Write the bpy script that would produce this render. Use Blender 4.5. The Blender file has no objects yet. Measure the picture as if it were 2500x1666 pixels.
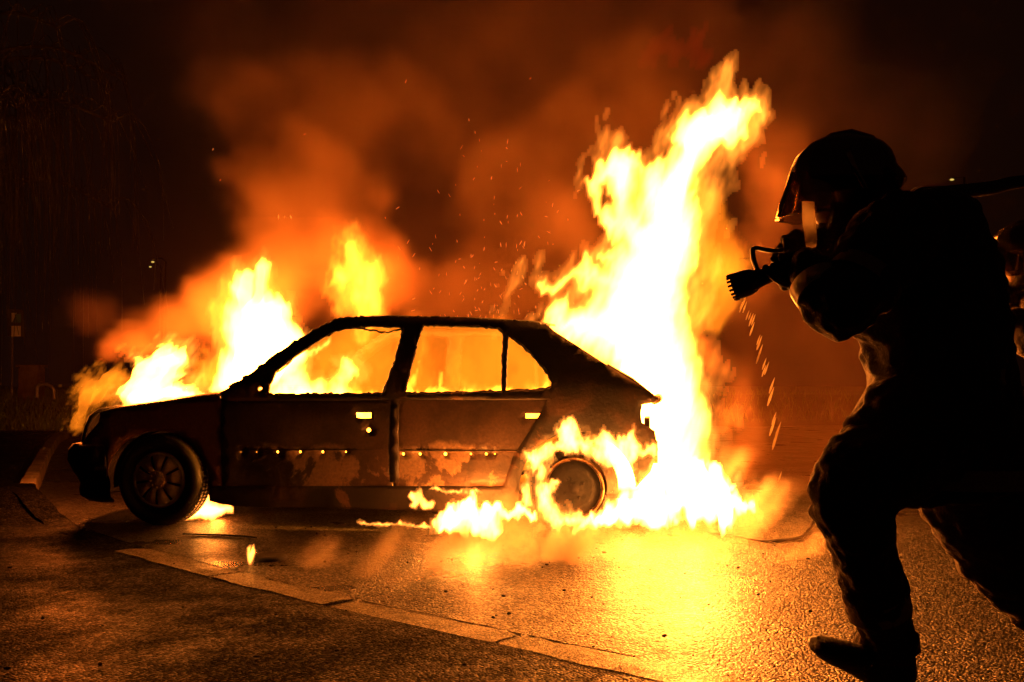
import bpy, bmesh, math, random
import numpy as np
from mathutils import Vector, Matrix
from mathutils.geometry import delaunay_2d_cdt

SC = bpy.context.scene
COL = SC.collection
R = math.radians

# ------------------------------------------------------------------ camera, world, exposure
CAMZ = 0.869
PITCH = R(2.52)
cam_d = bpy.data.cameras.new("camera"); cam = bpy.data.objects.new("camera", cam_d); COL.objects.link(cam)
cam.location = (0, 0, CAMZ); cam.rotation_euler = (R(90) + PITCH, 0, 0)
cam_d.lens = 35; cam_d.sensor_width = 36; cam_d.clip_start = 0.05; cam_d.clip_end = 600
SC.camera = cam
W = bpy.data.worlds.new("World"); SC.world = W; W.use_nodes = True
bgn = W.node_tree.nodes["Background"]
bgn.inputs[0].default_value = (0.72, 0.20, 0.085, 1); bgn.inputs[1].default_value = 0.0062
SC.view_settings.view_transform = 'Standard'; SC.view_settings.look = 'None'
SC.view_settings.exposure = 0; SC.view_settings.gamma = 1
cy = SC.cycles
cy.use_denoising = True
cy.max_bounces = 6; cy.diffuse_bounces = 2; cy.glossy_bounces = 3; cy.volume_bounces = 0
cy.transparent_max_bounces = 48
cy.volume_step_rate = 2.5; cy.volume_max_steps = 256
cy.sample_clamp_indirect = 6.0; cy.sample_clamp_direct = 0
cy.caustics_reflective = False; cy.caustics_refractive = False

LIGHTS = []
def fire_light(loc, power, radius=0.12, color=(1.0, 0.172, 0.016), parent=None):
    power *= .58
    d = bpy.data.lights.new("fire_light", 'POINT'); d.energy = power; d.color = color; d.shadow_soft_size = radius
    o = bpy.data.objects.new("fire_light", d); COL.objects.link(o); o.location = loc
    LIGHTS.append(o)
    if parent: o.parent = parent
    return o

# ------------------------------------------------------------------ picture <-> place helpers (pixel of the 2500x1666 photograph)
F = 2500 * 35 / 36
def ray(px, py):
    dx = (px - 1250) / F; dz = -(py - 833) / F
    c, s = math.cos(PITCH), math.sin(PITCH)
    return Vector((dx, c - s * dz, s + c * dz))
def P(px, py, Y):
    r = ray(px, py); k = Y / r.y
    return Vector((r.x * k, Y, CAMZ + r.z * k))
def G(px, py, z=0.0):
    r = ray(px, py); k = (z - CAMZ) / r.z
    return Vector((r.x * k, r.y * k, z))
def mk(ox, oy, s): return lambda x, y: (ox + x * s, oy + y * s)
c1 = mk(100, 700, .41451); c2 = mk(800, 700, .41463); c3 = mk(1700, 250, .44643); c4 = mk(1700, 900, .4884)
c5 = mk(1200, 100, .5102); c6 = mk(0, 600, .4464); c8 = mk(1200, 900, .4884); cw = mk(400, 550, .28694)
q = mk(0, 0, 1.0625)

# ------------------------------------------------------------------ object helpers
def tag(o, label=None, cat=None, group=None, kind=None):
    if label: o["label"] = label
    if cat: o["category"] = cat
    if group: o["group"] = group
    if kind: o["kind"] = kind
    return o
def empty(name, loc=(0, 0, 0), label=None, cat=None, group=None):
    o = bpy.data.objects.new(name, None); COL.objects.link(o); o.location = loc; o.empty_display_size = .1
    return tag(o, label, cat, group)
def mesh(name, verts, faces, mat=None, parent=None, smooth=True, loc=None):
    me = bpy.data.meshes.new(name); me.from_pydata([tuple(v) for v in verts], [], faces); me.update()
    if smooth: me.shade_smooth()
    if mat: me.materials.append(mat)
    o = bpy.data.objects.new(name, me); COL.objects.link(o)
    if parent:
        o.parent = parent; o.matrix_parent_inverse = Matrix.Translation(parent.location).inverted() if parent.rotation_euler.z == 0 else parent.matrix_basis.inverted()
    return o
def from_bm(name, bm, mat=None, parent=None, smooth=True):
    me = bpy.data.meshes.new(name); bm.to_mesh(me); bm.free()
    if smooth: me.shade_smooth()
    if mat: me.materials.append(mat)
    o = bpy.data.objects.new(name, me); COL.objects.link(o)
    if parent:
        o.parent = parent; o.matrix_parent_inverse = Matrix.Translation(parent.location).inverted()
    return o
def tube(bm, pts, radii, n=12, flat=1.0, caps=True):
    """chain of rings through pts (Vectors); radii floats or (ra, rb): ra in the picture plane, rb in depth"""
    rings = []
    pts = [Vector(p) for p in pts]
    for i, p in enumerate(pts):
        t = (pts[min(i + 1, len(pts) - 1)] - pts[max(i - 1, 0)])
        t = t.normalized() if t.length > 1e-9 else Vector((0, 0, 1))
        dep = Vector((0, 1, 0))
        if abs(t.dot(dep)) > .92: dep = Vector((1, 0, 0))
        a = t.cross(dep).normalized(); b = a.cross(t).normalized()
        r = radii[i] if hasattr(radii, '__len__') else radii
        ra, rb = r if hasattr(r, '__len__') else (r, r * flat)
        rings.append([bm.verts.new(p + a * ra * math.cos(2 * math.pi * k / n) + b * rb * math.sin(2 * math.pi * k / n)) for k in range(n)])
    for A, B in zip(rings, rings[1:]):
        for k in range(n):
            bm.faces.new((A[k], A[(k + 1) % n], B[(k + 1) % n], B[k]))
    if caps:
        for ring, p, sgn in ((rings[0], pts[0] - (pts[1] - pts[0]).normalized() * 1e-3, 1), (rings[-1], pts[-1], -1)):
            bm.faces.new(ring[::-1] if sgn > 0 else ring)
    return rings
def ball(bm, c, r, seg=14, rot=None):
    rx, ry, rz = r if hasattr(r, '__len__') else (r, r, r)
    M = Matrix.Translation(Vector(c)) @ (rot.to_4x4() if rot else Matrix.Identity(4)) @ Matrix.Diagonal((rx, ry, rz, 1))
    bmesh.ops.create_uvsphere(bm, u_segments=seg, v_segments=seg * 2 // 3, radius=1, matrix=M)
def box(bm, c, s, rot=None):
    M = Matrix.Translation(Vector(c)) @ (rot.to_4x4() if rot else Matrix.Identity(4)) @ Matrix.Diagonal((s[0], s[1], s[2], 1))
    bmesh.ops.create_cube(bm, size=1, matrix=M)
def mod_remesh(o, vox, smooth_it=4, extra=None):
    m = o.modifiers.new("join", 'REMESH'); m.mode = 'VOXEL'; m.voxel_size = vox; m.use_smooth_shade = True
    if smooth_it:
        s = o.modifiers.new("soften", 'SMOOTH'); s.iterations = smooth_it; s.factor = .5

# ------------------------------------------------------------------ numpy noise
class VN:
    def __init__(self, seed):
        self.t = np.random.RandomState(seed).rand(32, 32, 32).astype(np.float32)
    def at(self, x, y, z):
        xi, yi, zi = np.floor(x).astype(int), np.floor(y).astype(int), np.floor(z).astype(int)
        fx, fy, fz = x - xi, y - yi, z - zi
        fx, fy, fz = (f * f * (3 - 2 * f) for f in (fx, fy, fz))
        t = self.t; m = 31
        g = lambda a, b, c: t[(xi + a) & m, (yi + b) & m, (zi + c) & m]
        l = lambda a, b, f: a + (b - a) * f
        return l(l(l(g(0,0,0), g(1,0,0), fx), l(g(0,1,0), g(1,1,0), fx), fy), l(l(g(0,0,1), g(1,0,1), fx), l(g(0,1,1), g(1,1,1), fx), fy), fz)
    def fbm(self, x, y, z, oct=4, gain=.5):
        s = 0; a = 1; n = 0
        for i in range(oct):
            s = s + a * (self.at(x, y, z) * 2 - 1); n += a; a *= gain
            x, y, z = x * 2.03 + 7.1, y * 2.03 + 3.3, z * 2.03 + 5.7
        return s / n

# ------------------------------------------------------------------ materials
def newmat(name):
    m = bpy.data.materials.new(name); m.use_nodes = True; nt = m.node_tree
    for n in list(nt.nodes): nt.nodes.remove(n)
    out = nt.nodes.new("ShaderNodeOutputMaterial")
    return m, nt, out
def N(nt, typ, **kw):
    n = nt.nodes.new(typ)
    for k, v in kw.items():
        if k.startswith('_'): setattr(n, k[1:], v)
        else: n.inputs[k.replace('__', ' ')].default_value = v
    return n
def ramp(nt, src, stops, interp='LINEAR'):
    r = nt.nodes.new("ShaderNodeValToRGB"); r.color_ramp.interpolation = interp
    el = r.color_ramp.elements
    while len(el) < len(stops): el.new(.5)
    for e, (p, c) in zip(el, stops):
        e.position = p; e.color = c if len(c) == 4 else (*c, 1)
    nt.links.new(src, r.inputs[0]); return r
def grey(v): return (v, v, v, 1)
def simple(name, col, rough=.6, metal=0, bump=0, bscale=60, spec=.5, var=.3):
    m, nt, out = newmat(name)
    tc = N(nt, "ShaderNodeTexCoord"); no = N(nt, "ShaderNodeTexNoise", Scale=bscale, Detail=5.0)
    nt.links.new(tc.outputs["Object"], no.inputs["Vector"])
    r = ramp(nt, no.outputs["Fac"], [(.3, tuple(c * (1 - var) for c in col)), (.7, tuple(min(1, c * (1 + var)) for c in col))])
    b = N(nt, "ShaderNodeBsdfPrincipled", Roughness=rough, Metallic=metal)
    b.inputs["Specular IOR Level"].default_value = spec
    nt.links.new(r.outputs[0], b.inputs["Base Color"])
    if bump:
        bp = N(nt, "ShaderNodeBump", Strength=bump, Distance=.01); nt.links.new(no.outputs["Fac"], bp.inputs["Height"]); nt.links.new(bp.outputs[0], b.inputs["Normal"])
    nt.links.new(b.outputs[0], out.inputs["Surface"])
    return m

def asphalt(name, dark, light, wetlo, wethi, seed, gscale=105, gb=.9, spec=.5):
    m, nt, out = newmat(name); L = nt.links.new
    tc = N(nt, "ShaderNodeTexCoord"); mp = N(nt, "ShaderNodeMapping"); mp.inputs["Location"].default_value = (seed, seed * .7, 0)
    L(tc.outputs["Object"], mp.inputs[0]); V = mp.outputs[0]
    vor = N(nt, "ShaderNodeTexVoronoi", Scale=gscale, Randomness=1.0); L(V, vor.inputs["Vector"])
    vor2 = N(nt, "ShaderNodeTexVoronoi", Scale=gscale * .43, Randomness=1.0); L(V, vor2.inputs["Vector"])
    fine = N(nt, "ShaderNodeTexNoise", Scale=gscale * 2.1, Detail=3.0); L(V, fine.inputs["Vector"])
    big = N(nt, "ShaderNodeTexNoise", Scale=1.7, Detail=6.0, Roughness=.62); L(V, big.inputs["Vector"])
    mid = N(nt, "ShaderNodeTexNoise", Scale=9.0, Detail=5.0, Roughness=.6); L(V, mid.inputs["Vector"])
    cr = ramp(nt, vor.outputs["Color"], [(.2, dark), (.6, tuple(.6 * a + .4 * b for a, b in zip(dark, light))), (.9, light)])
    st = ramp(nt, mid.outputs["Fac"], [(.35, grey(.45)), (.62, grey(1.15))])
    mx = N(nt, "ShaderNodeMix", _data_type='RGBA', _blend_type='MULTIPLY'); mx.inputs[0].default_value = .8
    L(cr.outputs[0], mx.inputs[6]); L(st.outputs[0], mx.inputs[7])
    b = N(nt, "ShaderNodeBsdfPrincipled"); L(mx.outputs[2], b.inputs["Base Color"])
    sepc = N(nt, "ShaderNodeSeparateColor"); L(vor.outputs["Color"], sepc.inputs[0])
    spk = ramp(nt, sepc.outputs[1], [(.35, grey(spec * .12)), (.72, grey(spec * .5)), (.95, grey(spec * 2.0))]); L(spk.outputs[0], b.inputs['Specular IOR Level'])
    rr = ramp(nt, big.outputs["Fac"], [(.36, grey(wetlo)), (.6, grey(wethi))]); L(rr.outputs[0], b.inputs["Roughness"])
    a1 = N(nt, "ShaderNodeMath", _operation='MULTIPLY'); L(vor.outputs["Distance"], a1.inputs[0]); a1.inputs[1].default_value = -1.0
    a2 = N(nt, "ShaderNodeMath", _operation='MULTIPLY_ADD'); L(fine.outputs["Fac"], a2.inputs[0]); a2.inputs[1].default_value = .35; L(a1.outputs[0], a2.inputs[2])
    a3 = N(nt, "ShaderNodeMath", _operation='MULTIPLY_ADD'); L(vor2.outputs["Distance"], a3.inputs[0]); a3.inputs[1].default_value = -.6; L(a2.outputs[0], a3.inputs[2])
    wetb = ramp(nt, big.outputs["Fac"], [(.33, grey(gb * .6)), (.46, grey(gb))])
    bp = N(nt, "ShaderNodeBump", Distance=.013); L(a3.outputs[0], bp.inputs["Height"]); L(wetb.outputs[0], bp.inputs["Strength"])
    bp2 = N(nt, "ShaderNodeBump", Distance=.03, Strength=.4); L(mid.outputs["Fac"], bp2.inputs["Height"]); L(bp.outputs[0], bp2.inputs["Normal"])
    L(bp2.outputs[0], b.inputs["Normal"]); L(b.outputs[0], out.inputs["Surface"])
    return m

def burnt(name, soot=(.018, .011, .008), oxide=(.13, .055, .025), ash=(.36, .23, .13), amount=.5, edge=.06, scale=3.2, rough=.55, seed=0, low=None, metal=0.0):
    m, nt, out = newmat(name); L = nt.links.new
    tc = N(nt, "ShaderNodeTexCoord"); mp = N(nt, "ShaderNodeMapping"); mp.inputs["Location"].default_value = (seed, 0, seed * .3); L(tc.outputs["Object"], mp.inputs[0])
    n1 = N(nt, "ShaderNodeTexNoise", Scale=scale, Detail=8.0, Roughness=.6, Distortion=.35); L(mp.outputs[0], n1.inputs["Vector"])
    n2 = N(nt, "ShaderNodeTexNoise", Scale=scale * .55, Detail=7.0, Roughness=.66, Distortion=.5); L(mp.outputs[0], n2.inputs["Vector"])
    n3 = N(nt, "ShaderNodeTexNoise", Scale=60.0, Detail=5.0); L(mp.outputs[0], n3.inputs["Vector"])
    c = 1 - amount
    m1 = ramp(nt, n1.outputs["Fac"], [(c - edge, grey(0)), (c + edge, grey(1))])
    m2 = ramp(nt, n2.outputs["Fac"], [(c + .02, grey(0)), (c + .05, grey(1))])
    a = N(nt, "ShaderNodeMix", _data_type='RGBA'); L(m1.outputs[0], a.inputs[0]); a.inputs[6].default_value = (*soot, 1); a.inputs[7].default_value = (*oxide, 1)
    b_ = N(nt, "ShaderNodeMix", _data_type='RGBA'); L(m2.outputs[0], b_.inputs[0]); L(a.outputs[2], b_.inputs[6]); b_.inputs[7].default_value = (*ash, 1)
    if low:
        sx = N(nt, "ShaderNodeSeparateXYZ"); L(tc.outputs["Object"], sx.inputs[0])
        za = N(nt, "ShaderNodeMath", _operation='MULTIPLY_ADD'); L(n1.outputs["Fac"], za.inputs[0]); za.inputs[1].default_value = .22; L(sx.outputs[2], za.inputs[2])
        zr = ramp(nt, za.outputs[0], [(low[0], grey(0)), (low[0] + .04, grey(1)), (low[1] - .01, grey(1)), (low[1] + .02, grey(.04))])
        zm = N(nt, "ShaderNodeMath", _operation='MULTIPLY'); L(zr.outputs[0], zm.inputs[0]); L(m2.outputs[0], zm.inputs[1]); L(zm.outputs[0], b_.inputs[0])
    sp = ramp(nt, n3.outputs["Fac"], [(.3, grey(.62)), (.7, grey(1.15))])
    mu = N(nt, "ShaderNodeMix", _data_type='RGBA', _blend_type='MULTIPLY'); mu.inputs[0].default_value = .8; L(b_.outputs[2], mu.inputs[6]); L(sp.outputs[0], mu.inputs[7])
    bs = N(nt, "ShaderNodeBsdfPrincipled", Roughness=rough, Metallic=metal); L(mu.outputs[2], bs.inputs["Base Color"])
    bp = N(nt, "ShaderNodeBump", Strength=.45, Distance=.006); L(n3.outputs["Fac"], bp.inputs["Height"]); 
    bp2 = N(nt, "ShaderNodeBump", Strength=.5, Distance=.02); L(n1.outputs["Fac"], bp2.inputs["Height"]); L(bp.outputs[0], bp2.inputs["Normal"])
    L(bp2.outputs[0], bs.inputs["Normal"]); L(bs.outputs[0], out.inputs["Surface"])
    return m

def flame_mat(name, strength, col=(1.0, .30, .030), skin=.0):
    m, nt, out = newmat(name); L = nt.links.new
    em = N(nt, "ShaderNodeEmission", Strength=strength); em.inputs[0].default_value = (*col, 1)
    L(em.outputs[0], out.inputs["Volume"])
    tr = N(nt, "ShaderNodeBsdfTransparent"); se = N(nt, "ShaderNodeEmission", Strength=skin); se.inputs[0].default_value = (*col, 1)
    ad = N(nt, "ShaderNodeAddShader"); L(tr.outputs[0], ad.inputs[0]); L(se.outputs[0], ad.inputs[1]); L(ad.outputs[0], out.inputs["Surface"])
    m.cycles.emission_sampling = 'NONE'
    return m
def emit_mat(name, col, s):
    m, nt, out = newmat(name); em = N(nt, "ShaderNodeEmission", Strength=s); em.inputs[0].default_value = (*col, 1)
    nt.links.new(em.outputs[0], out.inputs["Surface"]); m.cycles.emission_sampling = 'NONE'
    return m

M = {}
M['road'] = asphalt('wet_asphalt', (.006, .0055, .005), (.105, .093, .080), .25, .42, 0, 105, 1.0)
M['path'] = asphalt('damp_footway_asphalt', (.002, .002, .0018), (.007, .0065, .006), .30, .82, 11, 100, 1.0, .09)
M['kerb'] = asphalt('worn_kerb_concrete', (.07, .062, .052), (.32, .29, .25), .28, .50, 21, 160, .5, .5)
M['kerb_firelit'] = burnt('firelit_kerb_concrete', soot=(.06, .055, .045), oxide=(.20, .17, .13), ash=(.30, .26, .20), amount=.5, edge=.12, scale=3.0, rough=.5, seed=4)  # lighter concrete: firelight on the raised kerb face put into its colour
M['grass_soil'] = simple('verge_soil', (.035, .04, .018), .9, 0, .6, 8)
M['grass'] = simple('grass_blade', (.16, .20, .05), .6, 0, 0, 3)
M['body'] = burnt('burnt_car_body', amount=.42, soot=(.010, .006, .004), oxide=(.05, .022, .011), ash=(.09, .045, .022), seed=2, rough=.6)
M['fender'] = burnt('scorched_fender_paint', soot=(.016, .008, .005), oxide=(.11, .04, .018), ash=(.12, .048, .02), amount=.62, edge=.2, scale=1.4, seed=5, rough=.35)
M['door'] = burnt('blistered_door_paint', soot=(.010, .007, .005), oxide=(.060, .034, .021), ash=(.15, .095, .058), amount=.53, edge=.16, scale=3.4, seed=1, rough=.5, low=(.34, .60))
M['reardoor'] = burnt('blistered_rear_door_paint', soot=(.011, .007, .005), oxide=(.065, .036, .022), ash=(.17, .11, .066), amount=.55, edge=.16, scale=3.6, seed=9, rough=.5, low=(.34, .61))
M['black'] = simple('charred_plastic', (.008, .0065, .006), .8, 0, .5, 40, .25)
M['rubber'] = simple('tyre_rubber', (.010, .009, .009), .62, 0, .3, 90)
M['rim'] = simple('dull_wheel_cover', (.42, .30, .22), .42, .15, .1, 30)
M['steel'] = burnt('scorched_steel', soot=(.06, .035, .02), oxide=(.18, .09, .045), ash=(.3, .2, .12), amount=.5, scale=14, rough=.4, metal=.6)
M['cloth'] = simple('firefighter_cloth', (.060, .048, .040), .9, 0, .4, 120, .2)
M['cloth2'] = simple('firefighter_trouser_cloth', (.050, .040, .034), .9, 0, .4, 120, .2)
M['tape'] = simple('reflective_tape', (.80, .72, .55), .25, .35, .15, 160)
M['tape_dim'] = simple('darker_reflective_tape', (.30, .22, .15), .5, 0, .15, 160)  # darker, browner version of the tape colour
M['helmet'] = simple('dark_helmet_lacquer', (.16, .12, .10), .22, .85, .02, 10)
M['gold'] = simple('scuffed_trim_and_glints', (.5, .36, .2), .2, 1.0, .05, 60)
M['skin'] = simple('skin', (.42, .24, .17), .5, 0, .05, 60)
for k_ in ('cloth', 'cloth2'):
    b_ = [n for n in M[k_].node_tree.nodes if n.type == 'BSDF_PRINCIPLED'][0]; b_.inputs['Sheen Weight'].default_value = .8; b_.inputs['Sheen Roughness'].default_value = .35; b_.inputs['Sheen Tint'].default_value = (.5, .45, .4, 1)
M['glove'] = simple('dark_glove_leather', (.02, .016, .013), .7, 0, .4, 90)
M['nozzle'] = simple('black_nozzle_metal', (.014, .013, .013), .45, .2, .1, 60)
M['hose'] = simple('hose_jacket', (.04, .03, .025), .7, 0, .4, 200)
M['bark'] = simple('tree_bark', (.030, .022, .015), .85, 0, .5, 20)
M['signpost'] = simple('galvanised_post', (.45, .42, .38), .45, .5)
M['sign_dark'] = simple('sign_back_panel', (.07, .055, .05), .5)
M['sign_white'] = simple('white_sign_paper', (.92, .9, .86), .6, 0, 0, 5, .5, .05)
M['sign_green'] = simple('green_sign_print', (.10, .20, .15), .6, 0, 0, 5, .5, .1)
M['box'] = simple('weathered_wood', (.16, .09, .05), .8, 0, .4, 12)
# visor: smoky clear plastic
m_, nt_, out_ = newmat('smoky_visor'); g_ = N(nt_, "ShaderNodeBsdfGlossy", Roughness=.12); g_.inputs[0].default_value = (.75, .62, .48, 1)
t_ = N(nt_, "ShaderNodeBsdfTransparent"); t_.inputs[0].default_value = (.55, .45, .4, 1); mx_ = N(nt_, "ShaderNodeMixShader"); mx_.inputs[0].default_value = .35
nt_.links.new(t_.outputs[0], mx_.inputs[1]); nt_.links.new(g_.outputs[0], mx_.inputs[2]); nt_.links.new(mx_.outputs[0], out_.inputs[0]); M['visor'] = m_
def tapemat(name, col, k):
    m, nt, out = newmat(name); b = N(nt, "ShaderNodeBsdfPrincipled", Roughness=.3); b.inputs['Base Color'].default_value = (*col, 1)
    t = N(nt, "ShaderNodeBsdfTranslucent"); t.inputs[0].default_value = (*col, 1); x = N(nt, "ShaderNodeMixShader"); x.inputs[0].default_value = k
    nt.links.new(b.outputs[0], x.inputs[1]); nt.links.new(t.outputs[0], x.inputs[2]); nt.links.new(x.outputs[0], out.inputs[0]); return m
M['tape'] = tapemat('reflective_tape_film', (.85, .78, .6), .5); M['clear'] = tapemat('clear_plastic_strip', (.95, .9, .75), .8)
M['water'] = simple('falling_water', (.95, .9, .85), .12, .9, 0, 5, 1, .02)
M['flame'] = flame_mat('bright_flame', 150.0, (1.0, .26, .024))
M['flame_hot'] = flame_mat('white_hot_ground_fire', 420.0, (1.0, .28, .034))
M['flame_small'] = flame_mat('small_flame', 240.0, (1.0, .28, .034))
M['flame_mid'] = flame_mat('yellow_flame', 60.0, (1.0, .30, .016))
M['flame_soft'] = flame_mat('soft_orange_flame_and_glow', 9.0, (1.0, .22, .008))
M['flame_haze'] = flame_mat('glowing_cabin_fire', 1.5, (1.0, .19, .006))
M['flame_red'] = flame_mat('dying_red_flame', .5, (1.0, .045, .004))
M['spark'] = emit_mat('hot_spark', (1.0, .27, .04), 1.7)
M['lamp_glow'] = emit_mat('lamp_glow', (1.0, .7, .15), .7)
#SECTION GROUND
def resample(pts, n):
    pts = [Vector(p) for p in pts]; d = [0]
    for a, b in zip(pts, pts[1:]): d.append(d[-1] + (b - a).length)
    out = []; j = 0
    for i in range(n):
        s = d[-1] * i / (n - 1)
        while j < len(d) - 2 and d[j + 1] < s: j += 1
        out.append(pts[j].lerp(pts[j + 1], (s - d[j]) / max(1e-9, d[j + 1] - d[j])))
    return out
def cdt(poly, holes=(), step=.05, margin=.35):
    """triangulate a 2D polygon with holes and interior grid points -> (points, tris)"""
    pts = []; edges = []
    def add(loop):
        o = len(pts); n = len(loop)
        pts.extend(Vector(p) for p in loop); edges.extend((o + i, o + (i + 1) % n) for i in range(n))
    def dens(loop):
        out = []
        for a, b in zip(loop, list(loop[1:]) + [loop[0]]):
            a = Vector(a); b = Vector(b); k = max(1, int((b - a).length / step))
            out += [a.lerp(b, i / k) for i in range(k)]
        return out
    loops = [dens(list(poly))] + [dens(list(h)) if max(max(p[0] for p in h) - min(p[0] for p in h), .01) > step * 2 else [Vector(p) for p in h] for h in holes]
    for l in loops: add(l)
    A = np.array([(p.x, p.y) for l in loops for p in l])
    x0, y0 = A.min(0); x1, y1 = A.max(0)
    def inside(X, Y, loop):
        r = np.zeros(X.shape, bool); n = len(loop)
        for i in range(n):
            ax, ay = loop[i]; bx, by = loop[(i + 1) % n]
            if ay == by: continue
            r ^= ((ay > Y) != (by > Y)) & (X < (bx - ax) * (Y - ay) / (by - ay) + ax)
        return r
    X, Y = np.meshgrid(np.arange(x0, x1, step) + step * .37, np.arange(y0, y1, step) + step * .41)
    X[::2] += step * .5
    X = X.ravel(); Y = Y.ravel()
    ok = inside(X, Y, loops[0])
    for l in loops[1:]: ok &= ~inside(X, Y, l)
    X, Y = X[ok], Y[ok]
    if len(X):
        D = np.full(len(X), 9.)
        for i in range(0, len(A), 400):
            B = A[i:i + 400]; D = np.minimum(D, np.sqrt((X[:, None] - B[None, :, 0]) ** 2 + (Y[:, None] - B[None, :, 1]) ** 2).min(1))
        k = D > step * margin
        pts.extend(Vector((a, b)) for a, b in zip(X[k], Y[k]))
    v, e, f, *_ = delaunay_2d_cdt(pts, edges, [], 0, 1e-6)
    va = np.array([(p.x, p.y) for p in v]); fa = [t for t in f if len(t) == 3]
    cen = np.array([va[list(t)].mean(0) for t in fa])
    ok = inside(cen[:, 0], cen[:, 1], loops[0])
    for l in loops[1:]: ok &= ~inside(cen[:, 0], cen[:, 1], l)
    return va, [t for t, o in zip(fa, ok) if o]

c7 = mk(0, 1150, .5312)
S = 300
road = tag(mesh('road', [(-S, -20, 0), (S, -20, 0), (S, S, 0), (-S, S, 0)], [(0, 1, 2, 3)], M['road'], smooth=False), kind='structure')

# kerb line: raised beyond, dropped in front
raised = [G(*c6(385, 1048)), G(*c6(330, 1078)), G(*c6(280, 1160)), G(*c6(235, 1290)), G(*c6(180, 1420))]
low_up = [G(255, 1309), G(380, 1345), G(505, 1379), G(829, 1455), G(1169, 1524), G(1420, 1574), G(1700, 1636)]
low_old = [G(*c7(480, 300)), G(*c7(760, 372)), G(*c7(950, 435)), G(*c7(1250, 520)), G(*c7(1560, 592)), G(*c7(1900, 662)), G(*c7(2200, 712)), G(*c8(60, 1338)), G(*c8(450, 1372)), G(*c8(760, 1460)), G(*c8(1100, 1540))]
end_dir = (low_up[-1] - low_up[-3]).normalized()
line = raised + low_up + [low_up[-1] + end_dir * 1.2, low_up[-1] + end_dir * 6]
def kerb_h(y):
    t = min(1, max(0, (y - 6.15) / 1.0)); t = t * t * (3 - 2 * t)
    return .006 + .110 * t
dense = resample(line, 260)
for _ in range(60): dense = [dense[0]] + [(dense[i - 1] + dense[i] * 2 + dense[i + 1]) / 4 for i in range(1, len(dense) - 1)] + [dense[-1]]
bmk = bmesh.new(); rnd = random.Random(4)
# individual kerb blocks along the line, with open joints and chipped ends
d = [0]
for a, b in zip(dense, dense[1:]): d.append(d[-1] + (b - a).length)
def at(s):
    s = max(0, min(d[-1] - 1e-6, s))
    j = min(len(d) - 2, int(np.searchsorted(d, s)) - 1) if s > 0 else 0; j = max(0, j)
    p = dense[j].lerp(dense[j + 1], (s - d[j]) / (d[j + 1] - d[j])); t = (dense[j + 1] - dense[j]).normalized()
    return p, Vector((t.y, -t.x, 0)) if (Vector((t.y, -t.x, 0)).x < 0) else Vector((-t.y, t.x, 0))
s = 0
vn = VN(77); bmk2 = bmesh.new(); bmk3 = bmesh.new(); y_lo = low_up[0].y; bmk1 = bmk
while s < d[-1] - .3:
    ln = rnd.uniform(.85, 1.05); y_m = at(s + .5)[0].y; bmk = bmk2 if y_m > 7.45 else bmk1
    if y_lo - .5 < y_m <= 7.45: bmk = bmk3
    g = rnd.uniform(.008, .02); k = 14
    zoff = rnd.uniform(-.004, .004); woff = rnd.uniform(-.012, .012)
    if bmk is not bmk1: g = .003; zoff = woff = 0; 
    prof = []
    for i in range(k + 1):
        u = s + g + (ln - 2 * g) * i / k
        p, nrm = at(u); h = kerb_h(p.y) + zoff; w = .12 if bmk is bmk2 else .185
        chip = .010 * (rnd.random() < .15) + .018 * (i in (0, k)) * rnd.random()
        o = nrm * woff
        jit = lambda a: (float(vn.fbm(np.array(u * 5. + a), np.array(a * 3.1), np.array(0.))) ) * (.032 if h < .03 else .012)
        ring = [p + o + nrm * 0 + Vector((0, 0, -.1)), p + o + nrm * (.003 + abs(jit(1))) + Vector((0, 0, h * .55)),
                p + o + nrm * (.012 + chip) + Vector((0, 0, h - .006 - chip * .5)), p + o + nrm * (.026 + chip) + Vector((0, 0, h - chip * .2 + jit(2) * .25)),
                p + o + nrm * (w * .6) + Vector((0, 0, h + .001 + jit(3) * .3)), p + o + nrm * (w + jit(4)) + Vector((0, 0, h - .001)), p + o + nrm * (w + .004) + Vector((0, 0, -.1))]
        prof.append([bmk.verts.new(v) for v in ring])
    for A, B in zip(prof, prof[1:]):
        for a in range(6): bmk.faces.new((A[a], A[a + 1], B[a + 1], B[a]))
    bmk.faces.new(prof[0]); bmk.faces.new(prof[-1][::-1])
    s += ln
bmk = bmk1
bmesh.ops.recalc_face_normals(bmk, faces=bmk.faces); bmesh.ops.recalc_face_normals(bmk2, faces=bmk2.faces)
bmesh.ops.recalc_face_normals(bmk3, faces=bmk3.faces); tag(from_bm('kerb', bmk3, M['path'], smooth=False), kind='structure')
tag(from_bm('kerb', bmk2, M['kerb_firelit'], smooth=False), kind='structure')
tag(from_bm('kerb', bmk, M['kerb'], smooth=False), kind='structure')

# footway behind the kerb
back = []
for i in range(0, len(dense), 2):
    p, nrm = at(d[i]); back.append((p + nrm * .181).to_2d())
p0 = back[0]
poly = [tuple(p) for p in back] + [(9, -6), (-40, -6), (-40, p0.y)]
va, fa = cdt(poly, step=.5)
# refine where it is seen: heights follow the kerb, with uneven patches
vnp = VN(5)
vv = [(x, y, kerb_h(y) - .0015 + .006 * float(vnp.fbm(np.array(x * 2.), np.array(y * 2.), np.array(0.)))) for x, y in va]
tag(mesh('footway', vv, fa, M['path']), kind='structure')

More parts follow.
